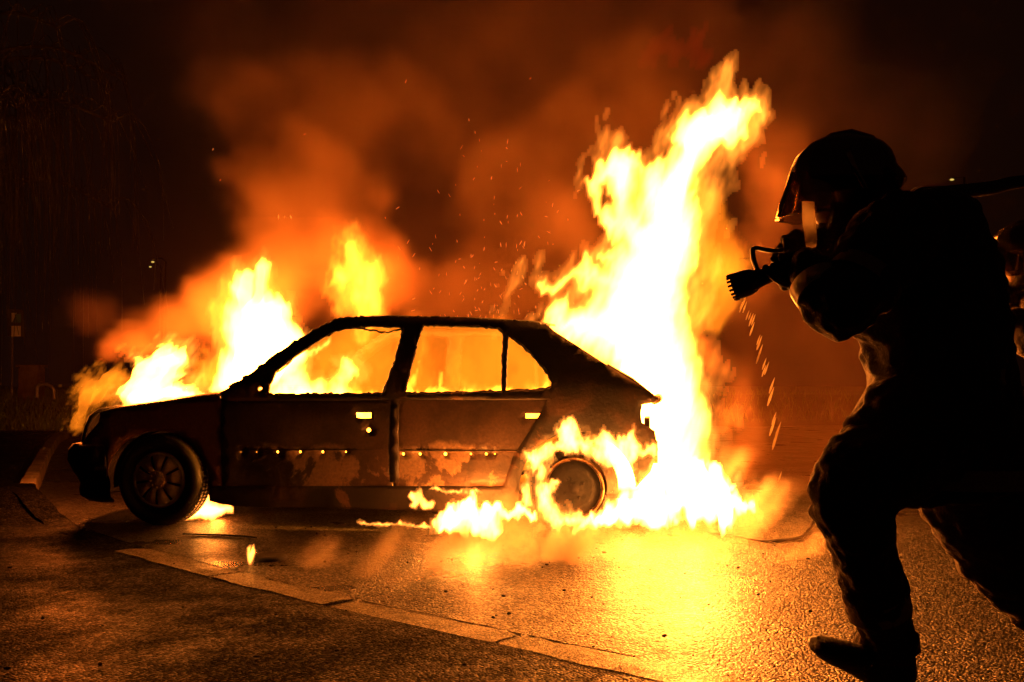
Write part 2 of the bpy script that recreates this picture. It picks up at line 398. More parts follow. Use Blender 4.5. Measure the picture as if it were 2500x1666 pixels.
# grass verge and bank
vnb = VN(6); vs = []; fs = []
xs = np.concatenate([np.linspace(-120, -22, 12), np.linspace(-20, 30, 60), np.linspace(34, 140, 12)]); ys = np.concatenate([np.linspace(0, 16, 60), np.linspace(18, 150, 14)])
for yy in ys:
    for x in xs:
        y0 = p0.y - .02 if x < -6 else p0.y + min(4.2, (x + 6) * .45)
        t = min(1, yy / 3.2); h = .10 + .52 * t * t * (3 - 2 * t)
        vs.append((x, y0 + yy, h * (1 if yy > 0 else .2) + .05 * float(vnb.fbm(np.array(x * .6), np.array(yy * .6), np.array(0.)))))
nx = len(xs)
for j in range(len(ys) - 1):
    for i in range(nx - 1): a = j * nx + i; fs.append((a, a + 1, a + nx + 1, a + nx))
tag(mesh('verge_ground', vs, fs, M['grass_soil']), kind='structure')
# grass blades (stuff), thick along the near edge of the verge
rg = np.random.RandomState(3); gv = []; gf = []
for k in range(15000):
    x = rg.uniform(-13, 14) if k % 3 == 0 else rg.uniform(-11, -5.5)
    yy = abs(rg.normal(0, 2.2)) + .03
    y0 = p0.y - .02 if x < -6 else p0.y + min(4.2, (x + 6) * .45)
    t = min(1, yy / 3.2); z = .09 + .52 * t * t * (3 - 2 * t)
    h = rg.uniform(.07, .24); a = rg.uniform(0, 6.28); w = .007; l = rg.uniform(-.08, .08, 2)
    o = len(gv); c, s_ = math.cos(a) * w, math.sin(a) * w
    gv += [(x - c, y0 + yy - s_, z), (x + c, y0 + yy + s_, z), (x + c * .6 + l[0] * .4, y0 + yy + s_ * .6 + l[1] * .4, z + h * .6), (x + l[0], y0 + yy + l[1], z + h)]
    gf += [(o, o + 1, o + 2), (o, o + 2, o + 3)]
tag(mesh('grass', gv, gf, M['grass'], smooth=False), 'rough grass growing along the verge behind the kerb', 'grass', kind='stuff')
# gravel crumbs and char scattered on the asphalt
bmg = bmesh.new(); rr_ = random.Random(12)
for k in range(230):
    px, py = rr_.uniform(0, 2400), rr_.uniform(1290, 1660)
    if k < 120: px, py = rr_.gauss(1350, 520), rr_.uniform(1240, 1400)
    g_ = G(px, py); rsz = rr_.choice([.002, .002, .003, .003, .004, .005, .008])
    if abs(g_.x) > 6: continue
    mtx = Matrix.Translation(g_ + Vector((0, 0, .012 + rsz * .4))) @ Matrix.Rotation(rr_.random() * 6, 4, 'Z') @ Matrix.Diagonal((rsz * rr_.uniform(.8, 1.8), rsz, rsz * .7, 1))
    bmesh.ops.create_icosphere(bmg, subdivisions=1, radius=1, matrix=mtx)
for v in bmg.verts: v.co += Vector((rr_.uniform(-1, 1), rr_.uniform(-1, 1), rr_.uniform(-1, 1))) * .0012
tag(from_bm('road_grit', bmg, M['black'], smooth=False), 'dark crumbs of grit and char strewn over the wet asphalt', 'grit', kind='stuff')
#SECTION CAR
YAW = R(8.4)
Uv = Vector((math.cos(YAW), -math.sin(YAW), 0)); Vv = Vector((math.sin(YAW), math.cos(YAW), 0))
F0 = P(386, 1177, 6.2); F0.z = 0
CW = 1.66                                             # width of the car
def vside(u, z):
    v = .03 + (z - .86) * .42 if z > .86 else .03 * max(0, (z - .5) / .36) ** 2
    if z < .3: v += (.3 - z) * .2
    if u < -.42: v += ((-.42 - u) / .36) ** 2 * .30
    if u > 3.0: v += ((u - 3.0) / .45) ** 2 * .14
    return v
def hitv(px, py, v):
    r = ray(px, py); o = F0 + Vv * v; k = (o - Vector((0, 0, CAMZ))).dot(Vv) / r.dot(Vv)
    w = Vector((0, 0, CAMZ)) + r * k
    return (w - F0).dot(Uv), w.z
def S_(p):
    v = 0
    for _ in range(8):
        u, z = hitv(p[0], p[1], v); v = v * .4 + vside(u, z) * .6
    return (u, z)
def cw_(u, v, z): return F0 + Uv * u + Vv * v + Vector((0, 0, z))
car = empty('burning_car', F0, 'burning small hatchback car with charred doors and burst windows standing on the wet road', 'car')

def panel(name, poly, holes=(), mat='body', off=0.0, far=False, thick=.012, step=.045, label=None, parent=None, rough=.0):
    pl = [S_(p) for p in poly]; hl = [[S_(p) for p in h] for h in holes]
    va, fa = cdt(pl, hl, step)
    nz = VN(len(poly) + 3)
    vs_ = []
    for u, z in va:
        v = vside(u, z) - off
        if rough: v += rough * float(nz.fbm(np.array(u * 5.), np.array(z * 5.), np.array(1.)))
        vs_.append(cw_(u, CW - v if far else v, z))
    o = mesh(name, vs_, [tuple(f) if far else tuple(f[::-1]) for f in fa], M[mat], parent or car)
    s = o.modifiers.new("sheet", 'SOLIDIFY'); s.thickness = thick; s.offset = 0
    if label: o["label"] = label
    return o
circ = lambda f, x, y, r, n=9: [f(x + r * math.cos(2 * math.pi * i / n), y + r * math.sin(2 * math.pi * i / n)) for i in range(n)]
arc = lambda f, cx, cy_, r, a0, a1, n=22: [f(cx + r * math.cos(R(a0 + (a1 - a0) * i / (n - 1))), cy_ - r * math.sin(R(a0 + (a1 - a0) * i / (n - 1)))) for i in range(n)]

roof_px = [c1(1110, 600), c1(1180, 556), c1(1250, 510), c1(1320, 458), c1(1420, 383), c1(1520, 318), c1(1620, 258), c1(1680, 228), c1(1740, 205), c1(1830, 192),
           c2(60, 197), c2(180, 190), c2(300, 184), c2(360, 180), c2(460, 188), c2(700, 191), c2(850, 196), c2(1000, 206), c2(1180, 215), c2(1300, 237)]
tail_px = [c2(1335, 268), c2(1450, 342), c2(1550, 407), c2(1650, 472), c2(1780, 550), c2(1900, 625), c2(1935, 680), c2(1852, 694), c2(1842, 745), c2(1850, 800), c2(1925, 850), c2(1945, 960), c2(1900, 1090), c2(1812, 1180)]
win1 = [c1(1340, 637), c1(1350, 575), c1(1385, 500), c1(1500, 408), c1(1640, 318), c1(1700, 285), c2(20, 272), c2(91, 250), c2(250, 234), c2(440, 240), c2(448, 250), c2(400, 440), c2(330, 630)]
win2 = [c2(562, 228), c2(700, 233), c2(900, 238), c2(1000, 248), c2(1038, 272), c2(1030, 615), c2(700, 628), c2(455, 628), c2(500, 440), c2(540, 290)]
win3 = [c2(1062, 290), c2(1150, 350), c2(1230, 432), c2(1300, 522), c2(1320, 568), c2(1312, 598), c2(1240, 606), c2(1048, 614)]
body_poly = [c1(1065, 652), c1(1058, 625)] + roof_px + tail_px + arc(c2, 1471, 1200, 345, 5, 178) + [c2(1126, 1318), c2(900, 1322), c2(620, 1318), c2(330, 1308), c2(0, 1303),
    c1(1600, 1298), c1(1300, 1294), c1(1150, 1288), c1(1060, 1274), c1(1000, 1258), c1(990, 1180), c1(1072, 1172), c2(0, 1172), c2(375, 1172), c2(420, 1172), c2(1045, 1175), c2(1055, 1115), c2(1090, 1010), c2(1145, 920), c2(1205, 830), c2(1255, 745),
    c2(1295, 670), c2(425, 670), c2(425, 1150), c2(372, 1150), c2(380, 670), c2(0, 674), c1(1066, 674)]
for far in (False, True):
    panel('body', body_poly if not far else [p for p in body_poly if not (p[0] > c2(1860, 0)[0] and p[1] > c2(0, 700)[1])], [win1, win2, win3] + ([circ(c1, 1293, 603, 15)] if not far else []), 'body', 0, far, .03, .05, rough=.004)
    panel('fender', [c1(350, 742), c1(500, 716), c1(700, 687), c1(900, 658), c1(1050, 642), c1(1078, 700), c1(1080, 980), c1(1082, 1190), c1(985, 1190)] + arc(c1, 690, 1150, 302, 5, 175) + [c1(392, 1050), c1(380, 960), c1(375, 934), c1(245, 930), c1(262, 900), c1(345, 800), c1(352, 765)],
          (), 'fender', .004, far, .01, .05, rough=.004, label=None if far else 'front wing with scorched orange brown paint')
    fd = panel('front_door', [c1(1069, 659), c1(1340, 661), c1(1650, 661), c2(0, 659), c2(200, 655), c2(392, 650), c2(398, 900), c2(385, 1100), c2(380, 1189), c1(1500, 1190), c1(1074, 1190), c1(1067, 980)],
          [[c2(170, 742), c2(259, 742), c2(259, 774), c2(200, 776), c2(172, 770)], circ(c2, 244, 845, 13)] + [circ(c1, x, 973, r, 7) for x, r in ((1183, 8), (1275, 6), (1398, 8), (1530, 8), (1662, 8), (1798, 5))] if not far else (),
          'door', .006, far, .008, .05, rough=.005, label=None if far else 'charred front door with peeling patches and open handle hole')
    rd = panel('rear_door', [c2(403, 650), c2(900, 652), c2(1318, 654), c2(1273, 756), c2(1222, 844), c2(1160, 934), c2(1104, 1023), c2(1072, 1126), c2(1065, 1190), c2(700, 1190), c2(388, 1189), c2(393, 1100), c2(407, 900)],
          [[c2(1166, 747), c2(1256, 747), c2(1256, 775), c2(1166, 775)]] + [circ(c2, x, 985, r, 7) for x, r in ((448, 8), (546, 8), (695, 10), (845, 6), (935, 8), (985, 5))] if not far else (),
          'reardoor', .006, far, .008, .05, rough=.005, label=None if far else 'charred rear door with pale peeling paint at its foot')
    # rubber and trim left round the windows, a crusted roof seam, the door rub strip
    def crust(name, pts, r, seed, parent, close=False, jit=.006, off=.012):
        bm = bmesh.new(); p2 = [S_(p) for p in pts]
        if close: p2.append(p2[0])
        w = resample([Vector((a, b, 0)) for a, b in p2], max(6, int(sum(math.dist(a, b) for a, b in zip(p2, p2[1:])) / .018)))
        rd_ = random.Random(seed); out = []; rads = []
        for p in w:
            v = vside(p.x, p.y) - off
            out.append(cw_(p.x + rd_.uniform(-jit, jit) * .5, CW - v if far else v, p.y + rd_.uniform(-jit, jit) * .7)); rads.append(r * rd_.uniform(.55, 1.5))
        tube(bm, out, rads, 6); return from_bm(name, bm, M['body'], parent, smooth=False)
    crust('window_frame', win1, .008, 1, fd, True); crust('window_frame', win2, .008, 2, rd, True); crust('window_frame', win3, .007, 3, rd, True)
    crust('roof_seam', roof_px, .011, 5, car, jit=.012, off=.0)
    crust('rub_strip', [c2(430, 962), c2(800, 966), c2(1120, 968)], .0035, 6, rd, jit=.001)
    crust('rub_strip', [c1(1180, 962), c1(1500, 962), c2(330, 960)], .003, 7, fd, jit=.001)
    if not far:
        crust('melted_seal', [c1(1700, 300), c2(20, 275), c2(100, 243), c2(180, 246), c2(260, 258), c2(330, 270), c2(370, 268), c2(445, 246)], .006, 8, fd)
        crust('melted_seal', [c1(1395, 505), c1(1440, 470), c1(1480, 440), c1(1490, 420)], .004, 9, fd)

# hood, nose, roof: sheets carried across from side to side
def cross(name, px_pts, crown, mat, ins=0.0, vals=13, rough=.004, thick=.012, hole=None):
    uz = [S_(p) for p in px_pts]; vs_ = []; fs = []; nz = VN(len(px_pts))
    w = resample([Vector((a, b, 0)) for a, b in uz], 26)
    for p in w:
        e = vside(p.x, p.y) + ins
        for k in range(vals):
            t = k / (vals - 1); v = e + (CW - 2 * e) * t
            z = p.y + crown * (4 * t * (1 - t)) ** .7 + rough * float(nz.fbm(np.array(p.x * 4), np.array(v * 4), np.array(0.)))
            vs_.append(cw_(p.x, v, z))
    for i in range(len(w) - 1):
        for k in range(vals - 1): a = i * vals + k; fs.append((a, a + 1, a + vals + 1, a + vals))
    o = mesh(name, vs_, fs, M[mat], car); s = o.modifiers.new("sheet", 'SOLIDIFY'); s.thickness = thick; s.offset = 0
    return o
cross('hood', [c1(352, 742), c1(500, 716), c1(700, 687), c1(900, 658), c1(1050, 642)], .045, 'fender', .004)
cross('roof', roof_px[8:], .035, 'body', .0)
cross('windscreen_cowl', [c1(1050, 642), c1(1110, 640)], .03, 'body')
def plan(s):                                          # front plan curve, s 0..1 near arch -> 0.5 centre -> 1 far arch
    t = 2 * s if s <= .5 else 2 * (1 - s)
    a = t * math.pi / 2
    u = -.36 - .40 * math.sin(a) ** .55; v = .02 + .81 * (1 - math.cos(a) ** .75)
    return u, (v if s <= .5 else CW - v)
def sweep(name, sect, s0, s1, mat, n=48, droop=0, seed=1):
    rings = []; rd_ = VN(seed)
    for i in range(n + 1):
        s = s0 + (s1 - s0) * i / n; u, v = plan(s); u2, v2 = plan(min(1, s + .004)); u1, v1 = plan(max(0, s - .004))
        nu, nv = (v1 - v2), (u2 - u1); l = math.hypot(nu, nv) or 1; nu, nv = nu / l, nv / l
        ring = []
        for k, (o, z) in enumerate(sect):
            j = .012 * float(rd_.fbm(np.array(s * 14), np.array(k * .6), np.array(0.)))
            ring.append(cw_(u + nu * (o + j), v + nv * (o + j), z + (droop * (1 - 2 * min(s, 1 - s)) * (k / len(sect)) if droop else 0) + j))
        rings.append(ring)
    m_ = len(sect); vs_ = [v for r_ in rings for v in r_]
    fs = [(i * m_ + k, i * m_ + k + 1, (i + 1) * m_ + k + 1, (i + 1) * m_ + k) for i in range(n) for k in range(m_ - 1)]
    o = mesh(name, vs_, fs, M[mat], car); s_ = o.modifiers.new("sheet", 'SOLIDIFY'); s_.thickness = .012; s_.offset = 0
    return o
sweep('front_bumper', [(-.06, .49), (.0, .485), (.022, .45), (.022, .38), (-.005, .32), (-.035, .275), (-.05, .24), (-.045, .20), (-.055, .16), (-.10, .13)], 0, 1, 'black', seed=8)
sweep('front_grille', [(-.05, .48), (-.055, .54), (-.07, .60), (-.10, .66), (-.16, .705), (-.26, .725)], .12, .88, 'black', seed=3)
w_ = bpy.data.objects.new('wheel_arch_liner', None)
bpy.data.objects.remove(w_)
def liner(v0, v1, u, z, r, sgn):
    bm = bmesh.new(); prev = None
    for i in range(25):
        a = R(-8 + 196 * i / 24); pu, pz = u + r * math.cos(a), z + r * math.sin(a)
        cur = [bm.verts.new(cw_(pu, v0, pz)), bm.verts.new(cw_(pu, v1, pz)), bm.verts.new(cw_(u + .02 * math.cos(a), v1 + .01, z + .02 * math.sin(a)))]
        if prev: bm.faces.new((prev[0], cur[0], cur[1], prev[1])); bm.faces.new((prev[1], cur[1], cur[2], prev[2]))
        prev = cur
    return from_bm('wheel_arch_liner', bm, M['black'], car)
liner(.03, .36, 0, .27, .315, 1); liner(CW - .03, CW - .36, 0, .27, .315, 1)
# floor pan, bulkhead, rear valance, cross bars
bm = bmesh.new(); box(bm, (0, 0, 0), (2.9, 1.40, .02)); o = from_bm('floor_pan', bm, M['black']); o.parent = car; o.matrix_basis = Matrix.Translation(Uv * 1.75 + Vv * (CW / 2) + Vector((0, 0, .21))) @ Matrix.Rotation(-YAW, 4, 'Z')
bm = bmesh.new(); box(bm, (0, 0, 0), (.02, 1.5, .56)); o = from_bm('bulkhead', bm, M['black']); o.parent = car; o.matrix_basis = Matrix.Translation(Uv * .48 + Vv * (CW / 2) + Vector((0, 0, .5))) @ Matrix.Rotation(-YAW, 4, 'Z')
bm = bmesh.new(); box(bm, (0, 0, 0), (.03, 1.36, .22)); o = from_bm('rear_valance', bm, M['body']); o.parent = car; o.matrix_basis = Matrix.Translation(Uv * 3.0 + Vv * (CW / 2) + Vector((0, 0, .56))) @ Matrix.Rotation(-YAW, 4, 'Z')
ub, zb = S_(c2(1640, 480)); ue, ze = S_(c2(1925, 672))
bm = bmesh.new()
for vv_ in (.12, CW - .12):
    tube(bm, [cw_(ub, vv_, zb + .01), cw_((ub + ue) / 2, vv_, (zb + ze) / 2 + .02), cw_(ue, vv_, ze + .005)], [.02, .024, .02], 8)
tube(bm, [cw_(ue, .1, ze), cw_(ue + .03, CW / 2, ze + .01), cw_(ue - .1, CW - .1, ze)], [.025, .03, .025], 8)
from_bm('tailgate_frame', bm, M['body'], car)
bm = bmesh.new(); ua, za = S_(c2(1925, 985)); 
box(bm, cw_(ua, .18, za), (.035, .06, .13), Matrix.Rotation(-YAW, 3, 'Z')); box(bm, cw_(ua - .09, .18, za + .03), (.16, .05, .03), Matrix.Rotation(-YAW, 3, 'Z')); box(bm, cw_(ua - .09, .18, za - .05), (.12, .04, .02), Matrix.Rotation(-YAW, 3, 'Z'))
from_bm('bumper_bracket', bm, M['steel'], car, smooth=False)
# seat frames inside
for su in (1.15, 1.95):
    bm = bmesh.new()
    for sv in (.35, .75, .95, 1.35):
        tube(bm, [cw_(su, sv, .25), cw_(su + .42, sv, .36), cw_(su + .55, sv, .60), cw_(su + .66, sv, .82)], .014, 6)
    for zz, du in ((.36, .42), (.6, .55), (.82, .66)): tube(bm, [cw_(su + du, .35, zz), cw_(su + du, 1.35, zz)], .012, 6)
    from_bm('seat_frame', bm, M['black'], car)

# ---- wheels
def lathe(bm, prof, a0=0, a1=360, n=72):
    full = abs(a1 - a0) >= 360; rings = []
    for i in range(n if full else n + 1):
        a = R(a0 + (a1 - a0) * i / n)
        rings.append([bm.verts.new((r * math.cos(a), v, r * math.sin(a))) for r, v in prof])
    for i in range(n):
        A, B = rings[i], rings[(i + 1) % len(rings)]
        for k in range(len(prof) - 1): bm.faces.new((A[k], B[k], B[k + 1], A[k + 1]))
    return rings
def place(o, u, v, z, steer=0):
    o.parent = car; o.matrix_basis = Matrix.Translation(Uv * u + Vv * v + Vector((0, 0, z))) @ Matrix.Rotation(-YAW + steer, 4, 'Z')
def wheel_empty(u, v, z, far, steer=0):
    w = bpy.data.objects.new('wheel', None); COL.objects.link(w); w.parent = car; w.empty_display_size = .1
    w.matrix_basis = Matrix.Translation(Uv * u + Vv * v + Vector((0, 0, z))) @ Matrix.Rotation(-YAW + steer + (math.pi if far else 0), 4, 'Z')
    return w
def sub(name, bm, mat, w, smooth=True):
    me = bpy.data.meshes.new(name); bm.to_mesh(me); bm.free()
    if smooth: me.shade_smooth()
    me.materials.append(M[mat]); o = bpy.data.objects.new(name, me); COL.objects.link(o); o.parent = w
    return o
RT = .281
def tyre_bm(a0=0, a1=360):
    bm = bmesh.new(); lathe(bm, [(.172, .02), (.20, -.002), (.235, -.012), (.262, -.004), (.277, .012), (RT, .03), (RT, .085), (RT, .14), (.277, .158), (.262, .174), (.235, .182), (.20, .172), (.172, .15)], a0, a1)
    for a in range(0, 360, 5):                        # tread blocks
        if not (a0 <= a <= a1): continue
        for vv_ in (.045, .085, .125):
            box(bm, (RT * math.cos(R(a)), vv_, RT * math.sin(R(a))), (.009, .026, .017), Matrix.Rotation(-R(a), 3, 'Y'))
    return bm
def front_wheel(u, v, far, steer):
    w = wheel_empty(u, v, RT, far, steer)
    sub('tyre', tyre_bm(), 'rubber', w)
    bm = bmesh.new(); lathe(bm, [(.0, .03), (.10, .03), (.172, .035), (.172, .15), (.165, .15)]); sub('rim', bm, 'black', w)
    bm = bmesh.new()                                  # wheel cover: ring, nine wide petals, centre
    lathe(bm, [(.176, .012), (.172, .0), (.160, -.004), (.153, .004)]); lathe(bm, [(.062, -.004), (.045, -.012), (.018, -.016), (.0, -.016)], n=40)
    for k in range(9):
        a = R(40 * k + 8); w0, w1 = .018, .038
        c_, s_ = math.cos(a), math.sin(a)
        pts = []
        for r_, ww, dv in ((.055, .017, -.008), (.08, .022, -.013), (.11, .032, -.013), (.135, .040, -.008), (.157, .047, 0)):
            pts.append([bm.verts.new((r_ * c_ - q_ * ww * s_, dv + .004 * abs(q_), r_ * s_ + q_ * ww * c_)) for q_ in (-1, -.5, 0, .5, 1)])
        for A, B in zip(pts, pts[1:]):
            for j in range(4): bm.faces.new((A[j], B[j], B[j + 1], A[j + 1]))
    for k in range(9):
        a = R(40 * k + 8 + 20); box(bm, (.045 * math.cos(a), -.014, .045 * math.sin(a)), (.010, .008, .010))
    c = sub('wheel_cover', bm, 'rim', w)
    return w
front_wheel(0, .0, False, R(-3))
front_wheel(0, CW, True, R(-3))
for far in (False, True):
    w = wheel_empty(2.575, CW if far else .03, .262, far)
    bm = bmesh.new()
    if far: lathe(bm, [(.172, .02), (.22, -.01), (.255, .03), (.255, .14), (.22, .18), (.172, .15)])
    else:
        bm = tyre_bm(118, 262)
        lathe(bm, [(.19, .11), (.235, .13), (.255, .15), (.25, .185), (.2, .19), (.18, .17)], -70, 200, 60)
    sub('tyre', bm, 'rubber', w)
    bm = bmesh.new(); lathe(bm, [(.180, .004), (.176, .0), (.168, .006), (.165, .03), (.158, .05), (.158, .15), (.172, .165), (.182, .17)]); sub('rim', bm, 'steel', w)
    bm = bmesh.new(); lathe(bm, [(.158, .045), (.135, .035), (.12, .02), (.105, .016), (.07, .018), (.052, .012), (.04, .006), (.032, .006), (.03, -.004), (.0, -.004)])
    for k in range(4):
        a = R(90 * k + 30); bmesh.ops.create_uvsphere(bm, u_segments=8, v_segments=6, radius=.010, matrix=Matrix.Translation((.062 * math.cos(a), .014, .062 * math.sin(a))))
    sub('brake_drum', bm, 'black', w)
#SECTION FLAMES
def seg_dist(X, Y, poly):
    D = np.full(X.shape, 1e9); ins = np.zeros(X.shape, bool)
    n = len(poly)
    for i in range(n):
        ax, ay = poly[i]; bx, by = poly[(i + 1) % n]; dx, dy = bx - ax, by - ay; l2 = dx * dx + dy * dy + 1e-12
        t = np.clip(((X - ax) * dx + (Y - ay) * dy) / l2, 0, 1)
        D = np.minimum(D, (X - ax - t * dx) ** 2 + (Y - ay - t * dy) ** 2)
        if ay != by: ins ^= ((ay > Y) != (by > Y)) & (X < dx * (Y - ay) / dy + ax)
    D = np.sqrt(D)
    return np.where(ins, D, -D)
STR = dict(flame_hot=420., flame=150., flame_small=240., flame_mid=50., flame_soft=9., flame_haze=1.5, flame_red=.5)
FLAMES = 'separate fires burning on and around the car'
def flame(name, label, polys, Y, tmax, mat, soft=.12, p=1.6, warp=.05, streak=.5, cell=.014, seed=1, holes=(), freq=5.0, stretch=.4, bend=.08, wp=1.0, category='flame', floor=None, lean=0.0, halo=.09, hI=.8, grow=.0, tilt=0.0, tcap=9.0):
    V_ = [[(P(a, b, Y).x, P(a, b, Y).z) for a, b in pl] for pl in polys]; H_ = [[(P(a, b, Y).x, P(a, b, Y).z) for a, b in pl] for pl in holes]
    allp = np.array([v for pl in V_ for v in pl]); m = warp * 1.2 + halo + cell * 2
    x0, z0 = allp.min(0) - m; x1, z1 = allp.max(0) + m
    X, Z = np.meshgrid(np.arange(x0, x1, cell), np.arange(z0, z1, cell))
    vn = VN(seed); o_ = np.zeros_like(X)
    Xs, Zs = X + lean * Z, Z
    wx = vn.fbm(Xs * freq, Zs * freq * stretch, o_ + seed, 4, .6); wz = vn.fbm(Xs * freq * 1.1 + 9, Zs * freq * stretch + 4, o_ + 3.3, 4, .6)
    hf = vn.fbm(Xs * freq * 3.6, Zs * freq * stretch * 3.0, o_ + 21.3, 3, .6); wx = wx + .42 * hf; wz = wz + .5 * vn.fbm(Xs * freq * 3.3, Zs * freq * stretch * 2.6, o_ + 31.3, 3, .6)
    d = np.full(X.shape, -9.)
    for pl in V_: d = np.maximum(d, seg_dist(X + warp * wx * wp, Z + warp * 1.6 * wz, pl))
    for pl in H_: d = np.minimum(d, -seg_dist(X + warp * wx * .7, Z + warp * wz, pl))
    n1 = vn.fbm(Xs * freq * 2.6, Zs * freq * stretch * 2.2, o_ + 11.7, 4, .6); n2 = vn.fbm(Xs * freq * .8, Zs * freq * .5, o_ + 5.1, 3)
    d = d + grow; k = np.clip(d / soft, 0, 1)
    t = tmax * k ** p * np.clip(1 - streak * (.5 + 1.3 * n1 + .8 * n2), .02, 1.6)
    st_ = STR[mat]; hd = np.clip((d + halo * (.75 + 1.3 * wx)) / halo, 0, 1); t = t + hI / st_ * hd ** 2.2 * np.clip(.9 + .9 * n1, .1, 2)
    if floor is not None: t[Z < floor] = 0
    tmin = max(.0010, .03 / st_); t[t < tmin] = 0; t[0] = t[-1] = 0; t[:, 0] = t[:, -1] = 0
    t = np.minimum(t, tcap); yb = Y - tilt * (X + .9) + bend * vn.fbm(X * 1.7, Z * 1.1, o_ + 1.9, 3)
    act = t > tmin; t = np.maximum(t, tmin); cells = act[:-1, :-1] | act[1:, :-1] | act[:-1, 1:] | act[1:, 1:]
    used = np.zeros_like(act); used[:-1, :-1] |= cells; used[1:, :-1] |= cells; used[:-1, 1:] |= cells; used[1:, 1:] |= cells
    fi = np.full(X.shape, -1); fi[used] = np.arange(used.sum()); bi = fi + int(used.sum())
    vs_ = np.concatenate([np.stack([X[used], (yb - t * .5)[used], Z[used]], 1), np.stack([X[used], (yb + t * .5)[used], Z[used]], 1)])
    J, I = np.nonzero(cells)
    fr = [np.stack([fi[J, I], fi[J, I + 1], fi[J + 1, I + 1], fi[J + 1, I]], 1), np.stack([bi[J, I], bi[J + 1, I], bi[J + 1, I + 1], bi[J, I + 1]], 1)]
    C_ = np.pad(cells, 1)
    for nb, (ja, ia), (jb, ib) in ((C_[:-2, 1:-1], (0, 0), (0, 1)), (C_[2:, 1:-1], (1, 1), (1, 0)), (C_[1:-1, :-2], (1, 0), (0, 0)), (C_[1:-1, 2:], (0, 1), (1, 1))):
        J, I = np.nonzero(cells & ~nb); fr.append(np.stack([fi[J + ja, I + ia], bi[J + ja, I + ia], bi[J + jb, I + ib], fi[J + jb, I + ib]], 1))
    o = mesh(name, vs_, [tuple(map(int, f)) for f in np.concatenate(fr)], M[mat])
    return tag(o, label, category)

# 1 the great fire rising from the tail of the car
flame('flame', 'towering white hot fire rising from the tail of the car', [
    [c5(540, 1566), c5(430, 1480), c5(350, 1430), c5(290, 1385), c5(240, 1300), c5(265, 1265), c5(360, 1275), c5(470, 1262), c5(510, 1210), c5(470, 1175), c5(380, 1160), c5(300, 1185), c5(225, 1178), c5(290, 1145), c5(400, 1130), c5(440, 1120), c5(445, 1065), c5(485, 1080), c5(510, 1120), c5(560, 1120),
     c5(580, 1060), c5(540, 1065), c5(600, 1010), c5(640, 970), c5(570, 965), c5(500, 920), c5(495, 880), c5(460, 850), c5(447, 700), c5(480, 690), c5(500, 620), c5(505, 585), c5(540, 600), c5(590, 545), c5(660, 520), c5(700, 560), c5(730, 600), c5(760, 600), c5(820, 600), c5(850, 545), c5(900, 480), c5(865, 470), c5(900, 400), c5(950, 350), c5(1030, 300), c5(1060, 278), c5(1100, 250), c5(1140, 290), c5(1225, 300), c5(1290, 310), c5(1320, 350), c5(1250, 380), c5(1230, 420), c5(1250, 480), c5(1160, 515), c5(1080, 510), c5(1030, 550), c5(1000, 620), c5(985, 690), c5(1010, 760), c5(1030, 860), c5(1005, 1000), c5(990, 1100), c5(960, 1170), c5(960, 1300), c5(970, 1400), c5(985, 1500), c5(1000, 1566),
     c8(1060, 90), c8(1080, 200), c8(1100, 300), c8(1105, 400), c8(1090, 500), c8(1150, 560), c8(1000, 700), c8(800, 700), c8(600, 660), c8(560, 560), c8(600, 400), c8(640, 330), c8(600, 200), c8(560, 130), c8(500, 75)]],
    6.35, .60, 'flame', soft=.17, p=1.5, grow=.035, halo=.25, hI=1.7, warp=.095, streak=.5, cell=.0125, seed=21, freq=4.5, stretch=.45, bend=.25, lean=-.25,
    holes=[[c5(500, 700), c5(540, 690), c5(560, 760), c5(600, 800), c5(590, 860), c5(540, 830), c5(500, 860), c5(480, 800)], [c5(700, 620), c5(715, 600), c5(730, 720), c5(712, 820), c5(695, 780)]])
# soft orange haze glow, put in as a faintly emissive envelope on its windward side
flame('flame', 'ragged orange haze glow beside the white fire, nearest the nozzle', [[c5(985, 640), c5(1080, 760), c5(1140, 850), c5(1200, 960), c5(1225, 1060), c5(1180, 1180), c5(1170, 1260), c5(1090, 1340), c5(1000, 1350), c5(960, 1300), c5(950, 1100), c5(980, 800)]],
    6.5, .30, 'flame_soft', soft=.20, p=1.0, warp=.10, streak=1.0, seed=5, freq=5, stretch=.35, cell=.016, lean=-.2)
flame('flame', 'dim red lick of flame high above the great fire', [[c5(740, 60), c5(770, -40), c5(840, -90), c5(880, -60), c5(820, 0), c5(870, 20), c5(940, 10), c5(1050, 50), c5(1060, 100), c5(1030, 130), c5(960, 80), c5(850, 60), c5(780, 90)]],
    6.6, .28, 'flame_red', soft=.16, p=1.3, warp=.14, halo=.12, hI=.06, streak=1.3, seed=8, freq=6, stretch=.35, cell=.018, lean=-.2)
# 2 windscreen fire
flame('flame', 'white flame standing on the windscreen base with three tips', [[cw(450, 1420), cw(520, 1180), cw(600, 1060), cw(575, 900), cw(570, 760), cw(640, 640), cw(625, 530), cw(690, 410), cw(765, 440), cw(750, 560), cw(745, 625), cw(830, 600), cw(845, 480), cw(845, 390), cw(890, 380), cw(860, 520), cw(870, 660), cw(930, 610), cw(970, 660), cw(1050, 660), cw(1045, 800), cw(1090, 880), cw(1160, 950), cw(1180, 1100), cw(1000, 1300), cw(800, 1450)]],
    6.75, .60, 'flame', soft=.12, p=1.3, warp=.05, streak=.35, cell=.0125, seed=31, halo=.11, hI=1.1, grow=.045, freq=6, stretch=.4, bend=.15)
